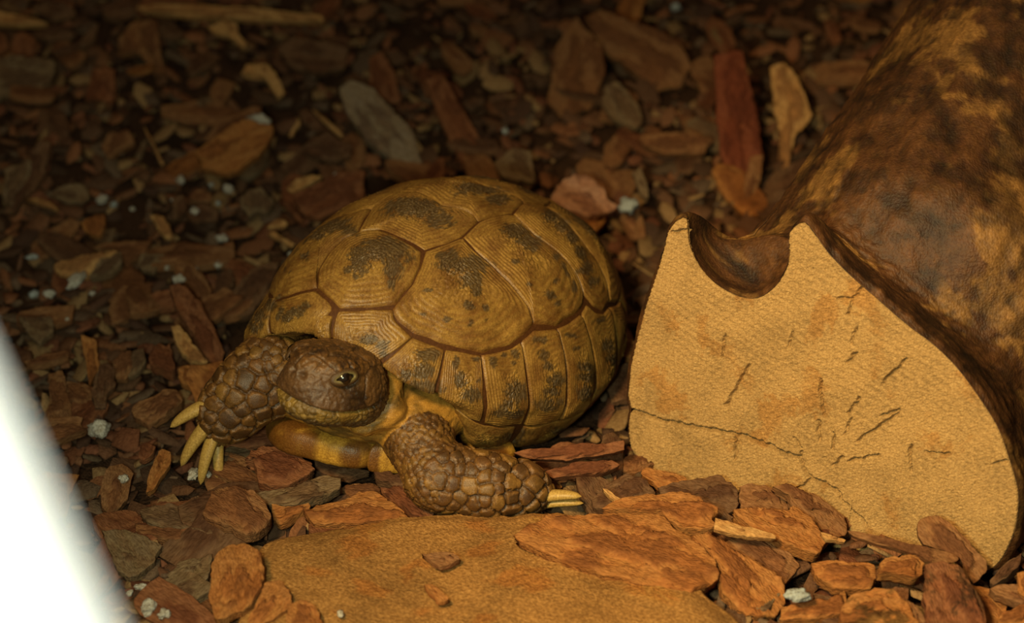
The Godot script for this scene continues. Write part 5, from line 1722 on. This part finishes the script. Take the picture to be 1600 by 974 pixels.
		var chin := smoothstep(-3.0, -5.0, m)
		c = c.lerp(lin(96, 80, 54), chin * 0.8)
		c = c.lerp(lin(58, 40, 26), nostril * 0.5)
		c.a = 1.0
		hcol[i] = c
	var off := v.size()
	v.append_array(hv)
	col.append_array(hcol)
	var htri: PackedInt32Array = hn[1]
	for i in htri.size():
		htri[i] += off
	tri.append_array(htri)
	for i in v.size():
		v[i] = v[i] * 0.001 - base
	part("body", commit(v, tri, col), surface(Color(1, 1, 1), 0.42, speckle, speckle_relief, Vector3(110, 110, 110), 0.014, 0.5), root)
	# eyes, with lids
	for s in [1, -1]:
		var e := Node3D.new()
		e.name = "eye"
		root.add_child(e, true)
		var out_dir: Vector3 = (HL * s * 0.86 + HF * 0.42 + HU * 0.28).normalized()
		var at: Vector3 = HC + HF * 8.6 + HU * 4.9 + HL * s * 9.6
		e.position = at * 0.001 - base
		var ez := out_dir
		var exx := (HF * 0.97 - HU * 0.22)
		exx = (exx - ez * exx.dot(ez)).normalized()
		e.basis = Basis(exx, ez.cross(exx), ez)
		var ball := SphereMesh.new()
		ball.radius = 0.0027
		ball.height = 0.0054
		var wet := surface(lin(22, 14, 8), 0.12, null, null, Vector3.ONE, 0.0, 0.6)
		part("eyeball", ball, wet, e)
		var lv := PackedVector3Array()
		var lt := PackedInt32Array()
		var lc := PackedColorArray()
		var n := 40
		var m := 10
		for i in n:
			var a := TAU * i / n
			var c := Vector3(cos(a) * 3.0, sin(a) * (0.75 if sin(a) > 0.0 else 1.1) * (1.0 - 0.2 * cos(a)), 1.9 - 0.5 * cos(a) * cos(a))
			var o2 := Vector3(cos(a), sin(a) * 1.3, 0).normalized()
			for k in m:
				var g := TAU * k / m
				lv.append((c + o2 * (cos(g) * 0.9 + 0.75) + Vector3(0, 0, sin(g) * 0.55 - 0.35 * (cos(g) + 1.0))) * 0.001)
				lc.append(lin(150, 140, 92).lerp(lin(88, 66, 42), smoothstep(-0.9, 0.1, cos(g))))
		for i in n:
			for k in m:
				var a := i * m + k
				var b := i * m + (k + 1) % m
				var c := ((i + 1) % n) * m + (k + 1) % m
				var d := ((i + 1) % n) * m + k
				lt.append_array([a, d, c, a, c, b])
		part("eyelid", commit(lv, lt, lc), surface(Color(1, 1, 1), 0.5, speckle, speckle_relief, Vector3(110, 110, 110), 0.01, 0.4), e)
	var nail := surface(lin(206, 172, 96), 0.45, speckle, null, Vector3(80, 80, 80), 0.0, 0.4)
	for c in CLAWS:
		var holder := root
		claw(holder, Vector3(c[0], c[1], c[2]) - base * 1000.0, Vector3(c[3], c[4], c[5]) - base * 1000.0, c[6], c[7], nail)

func mouth_line(q: Vector3) -> float:
	# height above the mouth slit
	return q.y + 4.6 + 1.0 * smoothstep(8.0, 18.0, q.x) * -1.0 + 0.12 * q.x - 0.9 * smoothstep(2.0, -8.0, q.x)

# ---------------------------------------------------------------- litter
func build_chips() -> void:
	var sd := 300
	for c in CHIPS:
		sd += 1
		var o := Vector3(c[0], c[1], c[2]) * 0.001
		var u := Vector3(c[3], c[4], c[5]).normalized()
		var n := Vector3(c[6], c[7], c[8]).normalized()
		n = (n - u * n.dot(u)).normalized()
		var poly := to_poly(c[11])
		var kind: String = c[12]
		var t := Transform3D(Basis(u, n, u.cross(n)), o)
		var m := chip_mesh(poly, c[9], sd, 1.3, "mossy" in c[13])
		thing(kind, m, bark[c[10]], t, c[13], "bark chip" if kind == "bark_chip" else "wood chip", "bark chips in the litter" if kind == "bark_chip" else "pale wood splinters in the litter")
	# plain chips strewn between them
	var rng := RandomNumberGenerator.new()
	rng.seed = 41
	var kinds := []
	for i in 18:
		var l := rng.randf_range(16.0, 30.0)
		kinds.append(chip_mesh(random_outline(rng, l, l * rng.randf_range(0.32, 0.62)), rng.randf_range(2.0, 4.5), 900 + i, 2.4))
	var rock := to_poly(ROCK)
	var placed := 0
	var labels := {}
	while placed < 195:
		var z := lerpf(-0.31, 0.165, pow(rng.randf(), 0.85))
		var half := 0.30 * (0.62 - z * 0.88) / 0.62 * 0.62
		var x := rng.randf_range(-half, half)
		if blocked(x, z, rock):
			continue
		var at := Vector3(x, ground_height(x, z) + rng.randf_range(-0.001, 0.0035), z)
		var n := (ground_normal(x, z) + Vector3(rng.randf_range(-0.22, 0.22), 0, rng.randf_range(-0.05, 0.4))).normalized()
		var u := Vector3(1, 0, 0).rotated(Vector3.UP, rng.randf_range(0, TAU))
		u = (u - n * u.dot(n)).normalized()
		var size := rng.randf_range(0.55, 1.15) * (1.3 if z < -0.1 or x < -0.06 else 1.0)
		var b := Basis(u, n, u.cross(n)).scaled_local(Vector3(size, 1.0, size))
		var tone_id: int = [0, 1, 1, 2, 2, 3, 5, 5, 1][rng.randi_range(0, 8)]
		var look: String = ["orange-brown", "mid-brown", "dark brown", "grey-brown", "", "reddish-brown"][tone_id]
		var near := []
		for l in LANDMARKS:
			near.append([Vector2(x * 1000.0 - l[0], z * 1000.0 - l[1]).length(), l])
		near.sort_custom(func(a, b): return a[0] < b[0])
		var label := ""
		for l in near.slice(0, 4):
			var away := Vector2(x * 1000.0 - l[1][0], z * 1000.0 - l[1][1])
			var place := "right of"
			if absf(away.y) > absf(away.x) * 1.3:
				place = "in front of" if away.y > 0.0 else "behind"
			elif away.x < 0.0:
				place = "left of"
			label = "%s %s bark chip %s %s" % ["small" if size < 0.85 else "broad" if size > 1.2 else "plain", look, place, l[1][2]]
			if not labels.has(label):
				break
		labels[label] = true
		var group := "plain bark chips around the tortoise"
		thing("bark_chip", kinds[rng.randi_range(0, kinds.size() - 1)], bark[tone_id], Transform3D(b, at), label, "bark chip", group)
		placed += 1
	# the uncountable crumbs and fragments between the chips
	var v := PackedVector3Array()
	var col := PackedColorArray()
	var tri := PackedInt32Array()
	var tone := [lin(146, 98, 66), lin(126, 88, 62), lin(98, 72, 54), lin(110, 90, 72), lin(130, 84, 60), lin(160, 128, 88), lin(84, 62, 48), lin(112, 80, 58)]
	for i in 12500:
		var z := rng.randf_range(-0.4, 0.24)
		var half := 0.43 * (0.62 - z * 0.88) / 0.62 * 0.66
		var x := clampf(rng.randf_range(-half, half), -0.412, 0.412)
		if blocked(x, z, rock):
			continue
		var l := rng.randf_range(3.0, 17.0) * 0.001
		var w := l * rng.randf_range(0.25, 0.7)
		var th := rng.randf_range(0.6, 2.2) * 0.001
		var n := (ground_normal(x, z) + Vector3(rng.randf_range(-0.6, 0.6), 0, rng.randf_range(-0.5, 0.7))).normalized()
		var u := Vector3(1, 0, 0).rotated(Vector3.UP, rng.randf_range(0, TAU))
		u = (u - n * u.dot(n)).normalized()
		var s := u.cross(n)
		var at := Vector3(x, ground_height(x, z) + rng.randf_range(-0.005, 0.0005), z)
		var start := v.size()
		var k := rng.randi_range(5, 7)
		var c: Color = tone[rng.randi_range(0, tone.size() - 1)]
		c = c * rng.randf_range(0.75, 1.15)
		c.a = 1.0
		v.append(at + n * th * 0.6)
		col.append(c)
		for j in k:
			var a := TAU * (j + rng.randf_range(-0.3, 0.3)) / k
			var d := u * cos(a) * l * 0.5 + s * sin(a) * w * 0.5
			v.append(at + d + n * th * rng.randf_range(0.2, 0.6))
			v.append(at + d * 0.95 - n * th * 0.5)
			col.append(c)
			col.append(c)
		for j in k:
			var a := start + 1 + j * 2
			var b := start + 1 + ((j + 1) % k) * 2
			tri.append_array([start, b, a, a, b, b + 1, a, b + 1, a + 1])
	var o := part("bark_litter", commit(v, tri, col), surface(Color(1, 1, 1), 0.85, grain, grain_relief, Vector3(60, 60, 60), 0.04), self)
	o.set_meta("kind", "stuff")
	tag(o, "fine crumbled bark fragments filling the gaps between the chips", "bark litter")

func blocked(x: float, z: float, rock: PackedVector2Array) -> bool:
	if inside(Vector2(x, z) * 1000.0, rock):
		return true
	var d := Vector3(x, 0, z) * 1000.0 - T0
	d.y = 0
	var f := d.dot(TF) / 72.0
	var l := d.dot(TL) / 54.0
	if f * f + l * l < 0.85:
		return true
	var r := Vector3(x, 0, z) * 1000.0 - Vector3(LOGF[0], 0, LOGF[2])
	var e := r.dot(Vector3(LOGF[3], 0, LOGF[5]))
	var k := r.dot(Vector3(LOGF[9], 0, LOGF[11]))
	return e > 2.0 and e < 116.0 and k < -3.0 and k > -70.0

func build_crumbs() -> void:
	var white := surface(lin(214, 212, 204), 0.9, speckle, speckle_relief, Vector3(60, 60, 60), 0.06)
	var bluish := surface(lin(186, 198, 204), 0.7, speckle, speckle_relief, Vector3(60, 60, 60), 0.04)
	var i := 0
	for c in CRUMBS:
		i += 1
		var t := Transform3D(Basis(Vector3.UP, c[5]), Vector3(c[0], c[1], c[2]) * 0.001)
		thing("perlite_crumb", crumb_mesh(i, Vector3(c[3], minf(c[3], c[4]) * 0.8, c[4]) * 0.001), bluish if c[6] == 1 else white, t, c[7], "perlite", c[8])
